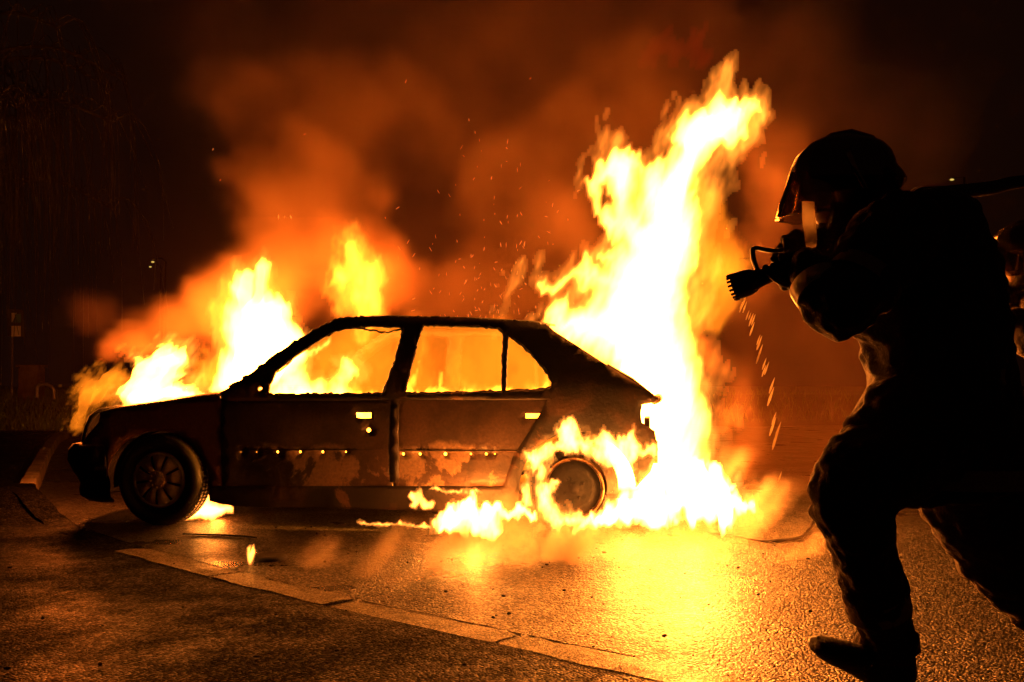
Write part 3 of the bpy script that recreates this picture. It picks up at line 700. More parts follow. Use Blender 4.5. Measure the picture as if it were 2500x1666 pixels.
# 3 roof fire
flame('flame', 'yellow flame tongue rising behind the roof above the front seats', [[cw(1720, 850), cw(1640, 740), cw(1530, 680), cw(1490, 600), cw(1400, 570), cw(1420, 500), cw(1440, 370), cw(1510, 360), cw(1500, 150), cw(1600, 50), cw(1680, 110), cw(1730, 210), cw(1780, 310), cw(1850, 310), cw(1890, 440), cw(1830, 580), cw(1880, 700), cw(1880, 850)]],
    7.1, .26, 'flame_mid', soft=.16, p=1.2, warp=.07, streak=.85, cell=.0125, seed=41, halo=.13, hI=.9, freq=6.5, stretch=.5, bend=.12)
# 4 hood fire
flame('flame', 'white fire sweeping back low across the hood', [[c1(480, 690), c1(440, 620), c1(500, 560), c1(540, 480), c1(560, 430), c1(640, 410), c1(700, 330), c1(760, 330), c1(770, 370), c1(850, 365), c1(860, 420), c1(820, 460), c1(840, 520), c1(780, 560), c1(860, 600), c1(920, 610), c1(880, 650), c1(700, 680), c1(530, 700)]],
    6.6, .42, 'flame', soft=.09, p=1.3, warp=.055, streak=.5, cell=.011, seed=51, halo=.10, hI=1.1, grow=.022, freq=7, stretch=.8, bend=.12, lean=-.9)
flame('flame', 'soft yellow flame between the hood fire and the windscreen fire', [[c1(880, 640), c1(870, 540), c1(950, 440), c1(1040, 370), c1(1100, 400), c1(1180, 560), c1(1060, 630)]],
    6.95, .55, 'flame_soft', soft=.18, p=1.1, warp=.06, streak=.8, cell=.016, seed=52, freq=5, stretch=.7)
flame('flame', 'orange fringe of flame curling over the nose of the car', [[c1(190, 800), c1(170, 720), c1(200, 650), c1(250, 560), c1(340, 540), c1(360, 470), c1(440, 455), c1(470, 500), c1(540, 520), c1(500, 600), c1(400, 640), c1(280, 700), c1(240, 760), c1(215, 820)]],
    6.7, .16, 'flame_soft', soft=.07, p=1.0, warp=.05, streak=1.0, cell=.011, seed=53, freq=9, stretch=.8, lean=-.6)
flame('flame', 'thin line of white flame hugging the hood edge', [[c1(500, 660), c1(515, 645), c1(560, 650), c1(600, 625), c1(660, 600), c1(720, 610), c1(780, 585), c1(850, 605), c1(930, 625), c1(1040, 640), c1(900, 655), c1(700, 685), c1(530, 702)]],
    6.42, .10, 'flame_hot', soft=.035, p=1.1, warp=.02, streak=.6, cell=.008, seed=54, freq=12, stretch=.8, halo=.03, hI=.7)
# 5 cabin fires
flame('flame', 'bright flame behind the front door window with a ragged right edge', [[c1(1300, 800), c1(1330, 560), c1(1400, 480), c1(1550, 370), c1(1700, 270), c1(1690, 330), c1(1600, 390), c1(1560, 440), c1(1600, 500), c1(1700, 560), c1(1760, 530), c1(1780, 420), c1(1830, 420), c1(1900, 500), c1(1910, 540), c1(1830, 590), c1(1850, 640), c1(1900, 800)]],
    6.55, .34, 'flame', soft=.12, p=1.5, warp=.05, streak=.8, cell=.011, seed=61, freq=7, stretch=.6, bend=.1)
flame('flame', 'low row of flames along the sill of the rear windows', [[c2(-420, 1060), c2(-420, 620), c2(-100, 600), c2(60, 600), c2(330, 620), c2(470, 560), c2(510, 480), c2(545, 360), c2(530, 480), c2(500, 590), c2(560, 590), c2(640, 605), c2(645, 500), c2(668, 500), c2(672, 600), c2(780, 605), c2(850, 590), c2(950, 610), c2(1040, 590), c2(1150, 600), c2(1260, 570), c2(1300, 510), c2(1340, 640), c2(1180, 1060)]],
    6.35, .36, 'flame_mid', soft=.10, p=1.1, warp=.04, streak=.6, cell=.012, seed=62, freq=8, stretch=.5, bend=.06)
flame('flame', 'orange glow of burning gas filling the cabin behind the open side windows', [[c1(1150, 900), c1(1290, 600), c1(1500, 370), c1(1720, 240), c2(100, 225), c2(700, 215), c2(1050, 235), c2(1200, 340), c2(1370, 560), c2(1380, 700), c2(1200, 1150), c2(200, 1150), c2(-400, 1150)]],
    6.86, 1.0, 'flame_haze', tilt=.148, tcap=1.2, soft=.12, p=.6, warp=.03, streak=1.1, cell=.025, seed=63, freq=2.4, stretch=.8, bend=.0)
# 6 rear wheel arch and ground
flame('flame', 'white flames licking up over the rear wheel arch', [[c8(220, 520), c8(180, 450), c8(270, 380), c8(335, 370), c8(330, 290), c8(380, 240), c8(430, 270), c8(460, 350), c8(500, 310), c8(500, 350), c8(560, 305), c8(590, 300), c8(620, 340), c8(690, 300), c8(720, 268), c8(715, 330), c8(760, 390), c8(850, 370), c8(860, 450), c8(740, 440), c8(700, 480), c8(720, 530), c8(640, 520), c8(600, 480), c8(540, 480), c8(500, 520), c8(480, 450), c8(400, 415), c8(330, 430), c8(290, 480)]],
    5.72, .12, 'flame_small', soft=.05, p=1.2, warp=.045, streak=.7, cell=.008, seed=71, holes=[[c8(360, 600), c8(350, 520), c8(400, 460), c8(480, 440), c8(560, 490), c8(610, 560), c8(600, 640), c8(480, 680)]], halo=.018, hI=.5, freq=11, stretch=.55)
flame('flame', 'flames clinging to the left side of the bare rear wheel', [[c8(150, 720), c8(140, 600), c8(190, 450), c8(260, 470), c8(300, 480), c8(270, 560), c8(350, 540), c8(310, 620), c8(330, 680), c8(390, 700), c8(400, 660), c8(420, 720), c8(500, 740), c8(560, 700), c8(700, 650), c8(760, 700), c8(700, 790), c8(300, 800), c8(220, 700)]],
    5.70, .10, 'flame_small', soft=.045, p=1.2, warp=.035, streak=.8, cell=.008, seed=72, halo=.015, hI=.4, freq=12, stretch=.5, holes=[[c8(200, 500), c8(225, 500), c8(215, 600), c8(240, 700), c8(270, 770), c8(245, 775), c8(205, 680), c8(190, 580)], [c8(360, 560), c8(420, 500), c8(560, 480), c8(600, 600), c8(560, 680), c8(480, 710), c8(400, 640)]])
flame('flame', 'burning fuel pool spreading behind the rear wheel', [[c8(240, 800), c8(400, 770), c8(560, 700), c8(660, 640), c8(700, 560), c8(800, 500), c8(1000, 440), c8(1120, 500), c8(1200, 590), c8(1240, 590), c8(1210, 620), c8(1320, 640), c8(1335, 680), c8(1320, 720), c8(1250, 720), c8(1200, 755), c8(1080, 790), c8(960, 770), c8(940, 800), c8(760, 825), c8(640, 780), c8(420, 805)]],
    5.62, .36, 'flame_hot', soft=.09, p=1.3, warp=.08, streak=.6, cell=.010, seed=73, halo=.10, hI=1.3, freq=7, stretch=.5, floor=.006, bend=.25)
flame('flame', 'burning fuel pool in front of the rear wheel under the sill', [[c2(650, 1450), c2(640, 1340), c2(720, 1300), c2(780, 1290), c2(830, 1290), c2(850, 1255), c2(880, 1300), c2(980, 1325), c2(1120, 1325), c2(1220, 1350), c2(1230, 1370), c2(1080, 1385), c2(1020, 1400), c2(1040, 1460), c2(960, 1470), c2(700, 1460)]],
    5.45, .30, 'flame_hot', soft=.06, p=1.2, warp=.06, streak=.5, cell=.009, seed=74, grow=.012, halo=.04, hI=.8, freq=8, stretch=.5, floor=.006, bend=.2)
flame('flame', 'curled small flame hanging from the sill below the rear door', [[c2(480, 1300), c2(500, 1270), c2(470, 1240), c2(490, 1210), c2(530, 1220), c2(550, 1190), c2(562, 1240), c2(590, 1270), c2(610, 1255), c2(630, 1275), c2(620, 1310), c2(560, 1312), c2(540, 1280), c2(520, 1310)]],
    5.78, .05, 'flame_small', soft=.02, p=1.0, warp=.012, streak=.6, cell=.005, seed=75, grow=.003, halo=.012, hI=.4, freq=20)
flame('flame', 'thin line of small flames along the sill seam under the rear door', [[c2(600, 1200), c2(630, 1170), c2(660, 1195), c2(780, 1200), c2(860, 1190), c2(885, 1195), c2(920, 1210), c2(860, 1222), c2(700, 1212), c2(640, 1205)]],
    5.80, .02, 'flame_small', soft=.01, p=1.0, warp=.01, streak=.9, cell=.004, seed=76, grow=.001, halo=.012, hI=.4, freq=26, stretch=1)
flame('flame', 'thin trail of burning fuel on the road before the pool', [[c2(180, 1385), c2(200, 1375), c2(250, 1395), c2(330, 1392), c2(400, 1400), c2(420, 1385), c2(440, 1400), c2(530, 1405), c2(560, 1392), c2(610, 1415), c2(600, 1424), c2(450, 1415), c2(200, 1400)]],
    5.35, .03, 'flame_small', soft=.010, p=1.0, warp=.012, streak=.6, cell=.005, seed=77, grow=.001, halo=.012, hI=.4, freq=20, stretch=1, floor=.002)
flame('flame', 'white flame on the road just behind the front wheel', [[c1(830, 1390), c1(930, 1290), c1(960, 1240), c1(975, 1150), c1(990, 1170), c1(1000, 1250), c1(1060, 1285), c1(1130, 1300), c1(1120, 1345), c1(1000, 1370)]],
    6.35, .12, 'flame_hot', soft=.05, p=1.2, warp=.02, streak=.4, cell=.008, seed=78, halo=.03, hI=.7, freq=10, floor=.004)
flame('flame', 'lone small flame burning on the road in front of the front door', [[c7(1140, 400), c7(1140, 350), c7(1155, 340), c7(1152, 370), c7(1168, 338), c7(1175, 375), c7(1165, 410), c7(1155, 430), c7(1148, 430)]],
    G(*c7(1155, 432)).y, .05, 'flame_small', soft=.016, p=1.0, warp=.006, streak=.5, cell=.004, seed=79, grow=.002, halo=.012, hI=.4, freq=20)

# lights of the fires
def fl(px, py, Y, pw, r=.15, **k): return fire_light(P(px, py, Y), pw, r, **k)
fl(*c5(830, 1330), 6.5, 270, .30); fl(*c5(830, 950), 6.5, 150, .28); fl(*c5(1040, 400), 6.5, 85, .20)
fl(*c8(920, 500), 6.1, 170, .2); fl(*c8(1000, 660), 5.75, 230, .09); fl(*c8(700, 700), 6.0, 45, .08)
fl(*c2(850, 1350), 5.72, 55, .05)
fl(*cw(800, 950), 6.85, 200, .2); fl(*cw(1700, 450), 7.15, 120, .15); fl(*c1(680, 560), 6.75, 85, .14); fl(*c1(200, 740), 7.0, 120, .07)
fl(*c1(1500, 560), 6.75, 40, .12); fl(*c2(800, 480), 6.9, 40, .15); fl(*c1(1040, 1330), 6.5, 10, .05)

# sparks: short hot streaks drifting over the roof
rs = random.Random(9); bms = bmesh.new()
def spark(px, py, Y, ln, a, r=.003):
    p = P(px, py, Y); d = Vector((math.cos(a), 0, math.sin(a))) * ln / 2; tube(bms, [p - d, p, p + d], [r * .4, r, r * .3], 5)
for k in range(150):
    t = rs.random() ** 1.5
    px = 1215 + rs.gauss(0, 55 + 90 * (1 - t)) - 30 * (1 - t); py = 775 - 520 * t * rs.random() ** .6
    if py < 240: continue
    spark(px, py, rs.uniform(6.0, 7.5), rs.uniform(.008, .035), rs.choice([R(90), R(80), R(100), R(60), R(120), rs.uniform(0, 3)]), rs.uniform(.0008, .0017))
for px, py in ((991, 199), (1145, 293), (971, 508), (710, 530), (1200, 435), (1237, 362), (1295, 192), (744, 328), (680, 530), (1412, 466), (520, 365), (538, 440), (695, 530)):
    spark(px, py, 6.5, rs.uniform(.012, .03), rs.uniform(0, 3), .0022)
tag(from_bm('sparks', bms, M['spark']), 'cloud of glowing sparks drifting above the car roof', 'sparks', kind='stuff')
#SECTION REST
# ------------------------------------------------------------------ firefighters
J3 = lambda x, y, Y=2.8: P(*c3(x, y), Y)
J4 = lambda x, y, Y=2.8: P(*c4(x, y), Y)
fold_tex = bpy.data.textures.new('cloth_folds', 'CLOUDS'); fold_tex.noise_scale = .11; fold_tex.noise_depth = 2
crease_tex = bpy.data.textures.new('cloth_creases', 'CLOUDS'); crease_tex.noise_scale = .045; crease_tex.noise_depth = 1
def folds(o, s):
    m = o.modifiers.new('folds', 'DISPLACE'); m.texture = fold_tex; m.texture_coords = 'GLOBAL'; m.strength = s; m.mid_level = .5
def part(name, chains, mat, parent, vox=.011, it=3, balls=()):
    bm = bmesh.new()
    for pts, rad in chains: tube(bm, pts, rad, 16)
    for c, r in balls: ball(bm, c, r)
    o = from_bm(name, bm, M[mat], parent)
    if vox: mod_remesh(o, vox, it)
    if mat in ('cloth', 'cloth2'):
        folds(o, .055); m = o.modifiers.new('creases', 'DISPLACE'); m.texture = crease_tex; m.texture_coords = 'GLOBAL'; m.strength = .016; m.mid_level = .5
    return o
def smoothchain(pts, rad, n=5):
    """Catmull-Rom through joints and radii"""
    pts = [Vector(p) for p in pts]; rad = [r if hasattr(r, '__len__') else (r, r) for r in rad]; P_, R_ = [], []
    for i in range(len(pts) - 1):
        a, b, c, d_ = pts[max(i - 1, 0)], pts[i], pts[i + 1], pts[min(i + 2, len(pts) - 1)]
        for k in range(n + (i == len(pts) - 2)):
            t = k / n
            P_.append(.5 * ((2 * b) + (c - a) * t + (2 * a - 5 * b + 4 * c - d_) * t * t + (3 * b - 3 * c + d_ - a) * t ** 3))
            R_.append(tuple(rad[i][j] + (rad[i + 1][j] - rad[i][j]) * (t * t * (3 - 2 * t)) for j in (0, 1)))
    return P_, R_
def hand(bm, c, ax, r, out, ln=.085):
    """five gloved fingers curling round a bar through c along ax; out = from the bar towards the palm"""
    ax = ax.normalized(); out = (out - ax * out.dot(ax)).normalized(); sd = ax.cross(out)
    ball(bm, c + out * (r + .016), (.026, .030, .030)); 
    for k, (o, l) in enumerate(((-.036, .80), (-.012, 1.0), (.012, .96), (.036, .74))):
        pts = [c + ax * o + (out * math.cos(a) + sd * math.sin(a)) * (r + .012) for a in [R(20 + l * 215 * i / 7) for i in range(8)]]
        tube(bm, [c + ax * o * .8 + out * (r + .022)] + pts, [.013] + [.0125, .012, .012, .0118, .0112, .011, .0105, .009], 8)
    pts = [c - ax * .03 + (out * math.cos(a) + sd * math.sin(a)) * (r + .013) for a in [R(-25 - 95 * i / 4) for i in range(5)]]
    tube(bm, [c - ax * .005 + out * (r + .02)] + [p - ax * .008 * i for i, p in enumerate(pts)], [.015, .014, .013, .013, .012, .010], 8)

ff = part('person', [
    smoothchain([J4(1220, 330), J3(1310, 1350), J3(1270, 1000), J3(1190, 740), J3(1060, 620), J3(900, 540)], [(.135, .15), (.12, .15), (.14, .16), (.14, .17), (.06, .06), (.055, .055)]),
    smoothchain([J3(1150, 700, 2.66), J3(960, 900, 2.58), J3(790, 1110, 2.55), J3(680, 1000, 2.58), J3(560, 875, 2.66)], [.055, .048, .042, .036, .026]),
    smoothchain([J3(1120, 700, 2.96), J3(960, 800, 3.0), J3(760, 850, 2.98), J3(570, 790, 2.8)], [.055, .046, .04, .027]),
    smoothchain([J4(1180, 380, 2.74), J4(950, 470, 2.68), J4(760, 570, 2.66), J4(850, 930, 2.72), J4(930, 1240, 2.78), J4(960, 1480, 2.8)], [.10, .085, .058, .058, .045, .038]),
    smoothchain([J4(1290, 420, 2.92), J4(1440, 800, 2.98), J4(1690, 1120, 3.03), J4(1900, 1380, 3.1)], [.10, .08, .058, .042])], 'skin', None, .011, 4,
    balls=[(J3(775, 505), (.088, .076, .112)), (J3(715, 560), (.05, .05, .06)), (J3(668, 545), (.018, .014, .022)), (J3(690, 610), (.03, .026, .014))])
tag(ff, 'firefighter crouching forward in dark coat and glossy helmet, aiming a nozzle at the burning car', 'firefighter', 'firefighters at the hose')
jk = part('jacket', [
    smoothchain([J4(1290, 610, 2.85), J4(1255, 380, 2.84), J3(1330, 1400), J3(1290, 1150), J3(1255, 900), J3(1190, 720), J3(1080, 610)], [(.225, .20), (.235, .20), (.195, .18), (.195, .18), (.20, .19), (.165, .20), (.10, .11)]),
    smoothchain([J3(1150, 660, 2.66), J3(970, 900, 2.57), J3(805, 1120, 2.53), J3(700, 1060, 2.55), J3(625, 950, 2.60), J3(585, 890, 2.65)], [.115, .098, .082, .072, .058, .044]),
    smoothchain([J3(1120, 660, 2.96), J3(940, 800, 3.0), J3(770, 850, 2.97), J3(630, 800, 2.86), J3(600, 790, 2.82)], [.115, .095, .078, .058, .046]),
    smoothchain([J3(1010, 700, 2.8), J3(840, 640, 2.78), J3(760, 640, 2.76)], [.13, .085, .05]),
    smoothchain([J3(1060, 760, 2.78), J3(1010, 980, 2.76), J3(1120, 1240, 2.8), J3(1220, 1500, 2.82)], [(.14, .16), (.13, .15), (.115, .15), (.12, .15)]),
    smoothchain([J4(1060, 230, 2.76), J4(965, 320, 2.72), J4(1000, 480, 2.74)], [.14, .12, .12])], 'cloth', ff, .011, 3)
tr = part('trousers', [
    smoothchain([J4(1200, 350, 2.76), J4(980, 455, 2.68), J4(765, 560, 2.65), J4(785, 740, 2.68), J4(836, 930, 2.72), J4(925, 1230, 2.78), J4(958, 1430, 2.8)], [.15, .128, .098, .096, .090, .080, .078]),
    smoothchain([J4(1300, 420, 2.92), J4(1440, 800, 2.98), J4(1690, 1120, 3.03), J4(1880, 1350, 3.1)], [.16, .128, .105, .085])], 'cloth2', ff, .011, 3)
bt = part('boot', [smoothchain([J4(955, 1380, 2.8), J4(980, 1500, 2.8), J4(1010, 1585, 2.8)], [.072, .066, .052]),
    smoothchain([J4(1030, 1592, 2.8), J4(900, 1500, 2.79), J4(760, 1440, 2.78), J4(660, 1405, 2.77), J4(590, 1372, 2.76)], [(.045, .05), (.052, .05), (.042, .052), (.034, .05), (.022, .036)])], 'rubber', ff, .009, 3)
part('boot', [smoothchain([J4(1860, 1320, 3.1), J4(1910, 1420, 3.1), J4(1900, 1440, 3.1)], [.07, .06, .045]),
    smoothchain([J4(1930, 1430, 3.1), J4(1820, 1455, 3.09), J4(1720, 1465, 3.07)], [(.045, .05), (.04, .05), (.025, .04)])], 'rubber', ff, .009, 3)
# helmet: shell with brow and neck guard, comb, trim, smoky visor, cloth neck flap
rt = Matrix.Rotation(R(-14), 3, 'Y')
hm = part('helmet', [([J3(1010, 420), J3(1075, 440), J3(1120, 430)], [(.055, .10), (.04, .085), (.012, .05)])], 'helmet', ff, .006, 3,
          balls=[(J3(800, 405), (.148, .126, .120)), (J3(900, 370), (.095, .115, .095))])
hm.data.materials[0] = M['helmet']
bm = bmesh.new(); tube(bm, [J3(540, 420), J3(640, 252), J3(745, 188), J3(850, 168), J3(960, 196), J3(1050, 290)], [.006, .010, .012, .012, .010, .006], 8); from_bm('comb', bm, M['helmet'], hm)
bm = bmesh.new(); tube(bm, [J3(832, 270, 2.672), J3(868, 360, 2.672), J3(920, 460, 2.69), J3(960, 560, 2.72)], [(.008, .003)] * 4, 8); from_bm('trim_band', bm, M['gold'], hm)
for a, b, c_ in (((815, 188), (852, 172), .0022), ((797, 252), (836, 237), .0035)):
    bm = bmesh.new(); tube(bm, [J3(*a, 2.70), J3(*b, 2.70)], c_, 6); from_bm('scuff', bm, M['gold'], hm)  # yellow lamp glints on the shell, modelled as thin gold bars
vs_ = []; fs = []; hh = [(330, .070), (400, .102), (480, .114), (550, .123), (600, .130), (640, .136), (648, .133)]
for j, (h_, r_) in enumerate(hh):
    for i in range(25):
        th = R(-82 + 164 * i / 24); c0 = J3(705, h_ + (8 if abs(i - 12) > 8 and j > 4 else 0) - 22 * abs(i - 12) / 12 * (j / 6)); vs_.append(c0 + Vector((-math.cos(th) * r_, math.sin(th) * r_ * .86, 0)))
for j in range(len(hh) - 1):
    for i in range(24): a = j * 25 + i; fs.append((a, a + 1, a + 26, a + 25))
vz = mesh('visor', vs_, fs, M['visor'], hm); sm = vz.modifiers.new('sheet', 'SOLIDIFY'); sm.thickness = .003
bm = bmesh.new(); tube(bm, [vs_[5 * 25 + i] for i in range(25)], .0028, 6); from_bm('visor_rim', bm, M['gold'], hm)
bm = bmesh.new(); tube(bm, [J3(520, 385, 2.74), J3(498, 470, 2.73), J3(470, 555, 2.72), J3(450, 630, 2.72)], [(.004, .012), (.006, .014), (.008, .016), (.007, .016)], 8); from_bm('visor_edge', bm, M['gold'], hm)
part('neck_flap', [smoothchain([J3(900, 430), J3(930, 540), J3(960, 640)], [(.10, .115), (.085, .105), (.10, .13)]), smoothchain([J3(780, 470), J3(790, 600), J3(830, 700)], [(.075, .09), (.06, .085), (.07, .11)])], 'cloth', ff, .011, 2)
part('breathing_mask', [smoothchain([J3(770, 520), J3(715, 575), J3(690, 615)], [(.06, .065), (.045, .05), (.024, .026)])], 'black', ff, .008, 2)
# gloves round the nozzle and its handle
NZ0, NZ1 = J3(228, 1004, 2.74), J3(600, 872, 2.66); nax = (NZ1 - NZ0).normalized()
bm = bmesh.new(); hand(bm, NZ0.lerp(NZ1, .78), nax, .026, Vector((.3, -.2, -1))); tube(bm, [J3(640, 960, 2.60), J3(590, 905, 2.64), J3(560, 890, 2.66)], [.044, .034, .028], 12)
g1 = from_bm('glove', bm, M['glove'], ff); mod_remesh(g1, .0045, 2)
HB0, HB1 = J3(315, 800, 2.76), J3(600, 795, 2.76)
bm = bmesh.new(); hand(bm, HB0.lerp(HB1, .84), (HB1 - HB0), .012, Vector((.35, .4, .8))); tube(bm, [J3(650, 805, 2.86), J3(610, 770, 2.80), J3(590, 765, 2.78)], [.044, .036, .028], 12)
g2 = from_bm('glove', bm, M['glove'], ff); mod_remesh(g2, .0045, 2)
# reflective bands
def band(c, axis, r, h, mat, nm='reflective_band'):
    axis = axis.normalized(); bm = bmesh.new(); tube(bm, [c - axis * h / 2, c, c + axis * h / 2], [r, r, r], 40, caps=False); return from_bm(nm, bm, M[mat], ff)
band(J3(672, 1020, 2.565), J3(625, 950, 2.6) - J3(700, 1060, 2.55), (.071, .071), .045, 'tape')
band(J3(1330, 1500, 2.83), Vector((0, 0, 1)), (.186, .19), .05, 'tape')
band(J3(905, 985, 2.553), J3(970, 900, 2.57) - J3(805, 1120, 2.53), (.099, .099), .04, 'tape_dim')
band(J4(1290, 530, 2.85), Vector((0, 0, 1)), (.240, .215), .055, 'tape_dim')
band(J4(903, 1165, 2.765), J4(846, 930, 2.72) - J4(925, 1230, 2.78), (.088, .088), .06, 'tape_dim')
bm = bmesh.new(); tube(bm, *smoothchain([J3(612, 545, 2.68), J3(616, 640, 2.67), J3(626, 735, 2.67), J3(628, 795, 2.68)], [(.017, .004), (.018, .004), (.017, .004), (.014, .004)]), 14)
from_bm('mask_shield_strip', bm, M['clear'], ff)
part('air_cylinder', [smoothchain([J3(1265, 560, 2.8), J3(1330, 660, 2.8), J3(1500, 1080, 2.8), J3(1540, 1240, 2.8)], [.055, .085, .088, .05])], 'black', ff, None)
# nozzle and hose
nz = empty('fire_nozzle', NZ0, 'black branch nozzle with a toothed rim and loop handle, gripped by the front firefighter', 'fire nozzle')
ln_ = (NZ1 - NZ0).length; bm = bmesh.new()
prof = [(-.012, .030), (-.010, .036), (.0, .038), (.028, .037), (.045, .033), (.055, .026), (.075, .023), (.10, .024), (.105, .029), (.125, .029), (.13, .023), (.19, .022), (ln_, .024)]
tube(bm, [NZ0 + nax * a for a, _ in prof], [r for _, r in prof], 28)
sdv = nax.cross(Vector((0, 1, 0))).normalized(); upv = nax.cross(sdv)
for k in range(18):
    a = 2 * math.pi * k / 18; c = NZ0 - nax * .014 + (sdv * math.cos(a) + upv * math.sin(a)) * .035
    tube(bm, [c - nax * .006, c + nax * .012], .0035, 6)
from_bm('barrel', bm, M['nozzle'], nz)
bm = bmesh.new(); tube(bm, *smoothchain([J3(345, 935, 2.72), J3(318, 880, 2.73), J3(308, 820, 2.75), J3(325, 798, 2.76), J3(420, 812, 2.76), J3(600, 795, 2.76), J3(640, 800, 2.77)], [(.007, .012)] * 7), 8)
from_bm('loop_handle', bm, M['nozzle'], nz)
bm = bmesh.new(); tube(bm, *smoothchain([NZ1, J3(760, 930, 2.60), J3(980, 800, 2.50), J3(1180, 560, 2.56), J3(1330, 505, 2.72), J3(1600, 470, 3.05), J3(1800, 432, 3.35), J3(2300, 400, 3.9), J3(2900, 900, 4.6), J3(3100, 1500, 5.0)], [.022] * 10, 8), 12)
tag(from_bm('fire_hose', bm, M['hose'], None), 'fire hose running from the nozzle over the front firefighter and off to the right', 'fire hose')
# the second firefighter, behind and to the right
def copy_tree(o, parent=None):
    c = o.copy(); COL.objects.link(c)
    if parent: c.parent = parent
    for ch in list(o.children):
        if not ch.name.startswith(('mask_shield', 'visor_edge', 'visor_rim', 'trim_band', 'scuff', 'reflective')): copy_tree(ch, c)
    return c
f2 = copy_tree(ff); f2.location = Vector((1.24, 1.40, -.02))
f2["label"] = 'second firefighter mostly cut off by the right edge, helmet showing behind the first'

# drops falling off the nozzle
ORD = 'first second third fourth fifth sixth seventh eighth ninth tenth eleventh twelfth thirteenth fourteenth fifteenth sixteenth seventeenth eighteenth nineteenth twentieth twenty-first twenty-second twenty-third twenty-fourth twenty-fifth'.split()
rd2 = random.Random(6); proto = None
dr = [(262, 1085), (250, 1110), (265, 1120), (280, 1165), (292, 1170), (300, 1190), (312, 1190), (305, 1240), (340, 1300), (346, 1315), (338, 1330), (350, 1362), (342, 1385), (338, 1400), (372, 1430), (385, 1455)]
dr = [(c3(x, y), .030) for x, y in dr] + [(c4(x, y), .040) for x, y in ((338, 12), (378, 85), (372, 140), (388, 250), (382, 290), (408, 310), (398, 345), (392, 372), (418, 540))]
for (px, py), l in dr:
    c = P(px, py, 2.85)
    if proto is None:
        bm = bmesh.new(); tube(bm, [Vector((-.18, 0, -.5)), Vector((-.06, 0, -.15)), Vector((.06, 0, .18)), Vector((.18, 0, .5))], [.03, .075, .05, .01], 8)
        o = proto = from_bm('water_drop', bm, M['clear'], None)
    else: o = proto.copy(); COL.objects.link(o)
    o.location = c; s_ = l * rd2.uniform(.7, 1.5); o.scale = (s_, .02, s_)
    k_ = dr.index(((px, py), l)); tag(o, 'stretched drop of falling water, ' + ('topmost of the trail, just under the nozzle rim' if k_ == 0 else 'lowest of the trail, nearest the road' if k_ == len(dr) - 1 else '%s drop of the trail counted down from the nozzle' % ORD[k_]), 'water drop', 'drops falling from the nozzle')

# ------------------------------------------------------------------ roadside things
YS = 19.0
def SP(x, y, Y=YS): return P(x / 1307 * 250, 700 + y / 1568 * 300, Y)
sg = empty('stop_sign_post', SP(155, 1400), 'thin roadside stop pole with a framed notice board on the dark verge', 'bus stop sign')
bm = bmesh.new(); a, b = SP(148, 1480), SP(165, 330); tube(bm, [a, b], .022, 10); from_bm('pole', bm, M['signpost'], sg)
def flat(name, x0, y0, x1, y1, dY, th, mat, parent, poly=None):
    pts = [(x0, y0), (x1, y0), (x1, y1), (x0, y1)] if poly is None else poly
    bm = bmesh.new(); f_ = [bm.verts.new(SP(x, y, YS - dY)) for x, y in pts]; k_ = [bm.verts.new(SP(x, y, YS - dY + th)) for x, y in pts]
    n = len(pts); bm.faces.new(f_); bm.faces.new(k_[::-1])
    for i in range(n): bm.faces.new((f_[i], k_[i], k_[(i + 1) % n], f_[(i + 1) % n]))
    bmesh.ops.recalc_face_normals(bm, faces=bm.faces); return from_bm(name, bm, M[mat], parent, smooth=False)
bd = flat('board', 98, 292, 304, 635, .05, .04, 'sign_dark', sg)
flat('notice', 145, 502, 266, 636, .075, .015, 'sign_white', bd)
flat('notice', 0, 0, 0, 0, .075, .015, 'sign_white', bd, [(148, 336), (212, 336), (158, 455), (148, 455)])
flat('notice', 0, 0, 0, 0, .075, .015, 'sign_green', bd, [(214, 350), (268, 350), (268, 460), (172, 460)])
bx = empty('utility_cabinet', SP(400, 1440), 'low dark roadside cabinet standing on the verge right of the stop pole', 'utility cabinet')
bm = bmesh.new(); p_ = SP(400, 1310); box(bm, p_, (.40, .26, .84)); bmesh.ops.bevel(bm, geom=bm.edges[:], offset=.02, segments=2, affect='EDGES'); from_bm('cabinet_body', bm, M['box'], bx, smooth=False)
bm = bmesh.new(); box(bm, p_ + Vector((0, 0, .44)), (.46, .32, .04)); from_bm('lid', bm, M['box'], bx, smooth=False)
bm = bmesh.new(); tube(bm, *smoothchain([SP(470, 1420, 18), SP(480, 1275, 18), SP(530, 1250, 18), (SP(620, 1255, 18)), SP(685, 1310, 18), SP(690, 1440, 18)], [.03] * 6), 10)
tag(from_bm('cycle_hoop', bm, M['signpost'], None), 'low rounded metal hoop rail beside the roadside cabinet', 'hoop rail')
for (px, py, Y), lb in (((373, 640, 60), 'tiny distant yellow street lamp seen above the hood smoke, the upper one'), ((367, 652, 75), 'tiny distant yellow street lamp seen above the hood smoke, the lower fainter one')):
    p = P(px, py, Y); la = empty('street_lamp', (p.x, p.y, .5), lb, 'street lamp', 'distant street lamps')
    bm = bmesh.new(); tube(bm, [Vector((p.x + .8, p.y, .4)), Vector((p.x + .8, p.y, p.z)), Vector((p.x + .5, p.y, p.z + .25)), Vector((p.x, p.y, p.z + .12))], [.09, .06, .05, .05], 8); from_bm('pole', bm, M['black'], la)
    bm = bmesh.new(); ball(bm, p, (.10, .09, .05), 10); from_bm('lamp_head', bm, M['lamp_glow'], la)
p = P(2324, 439, 40); la = empty('street_lamp', (p.x, p.y, .5), 'small bright yellow lamp far off, just above the hose and the shoulder of the firefighter', 'street lamp', 'distant street lamps')
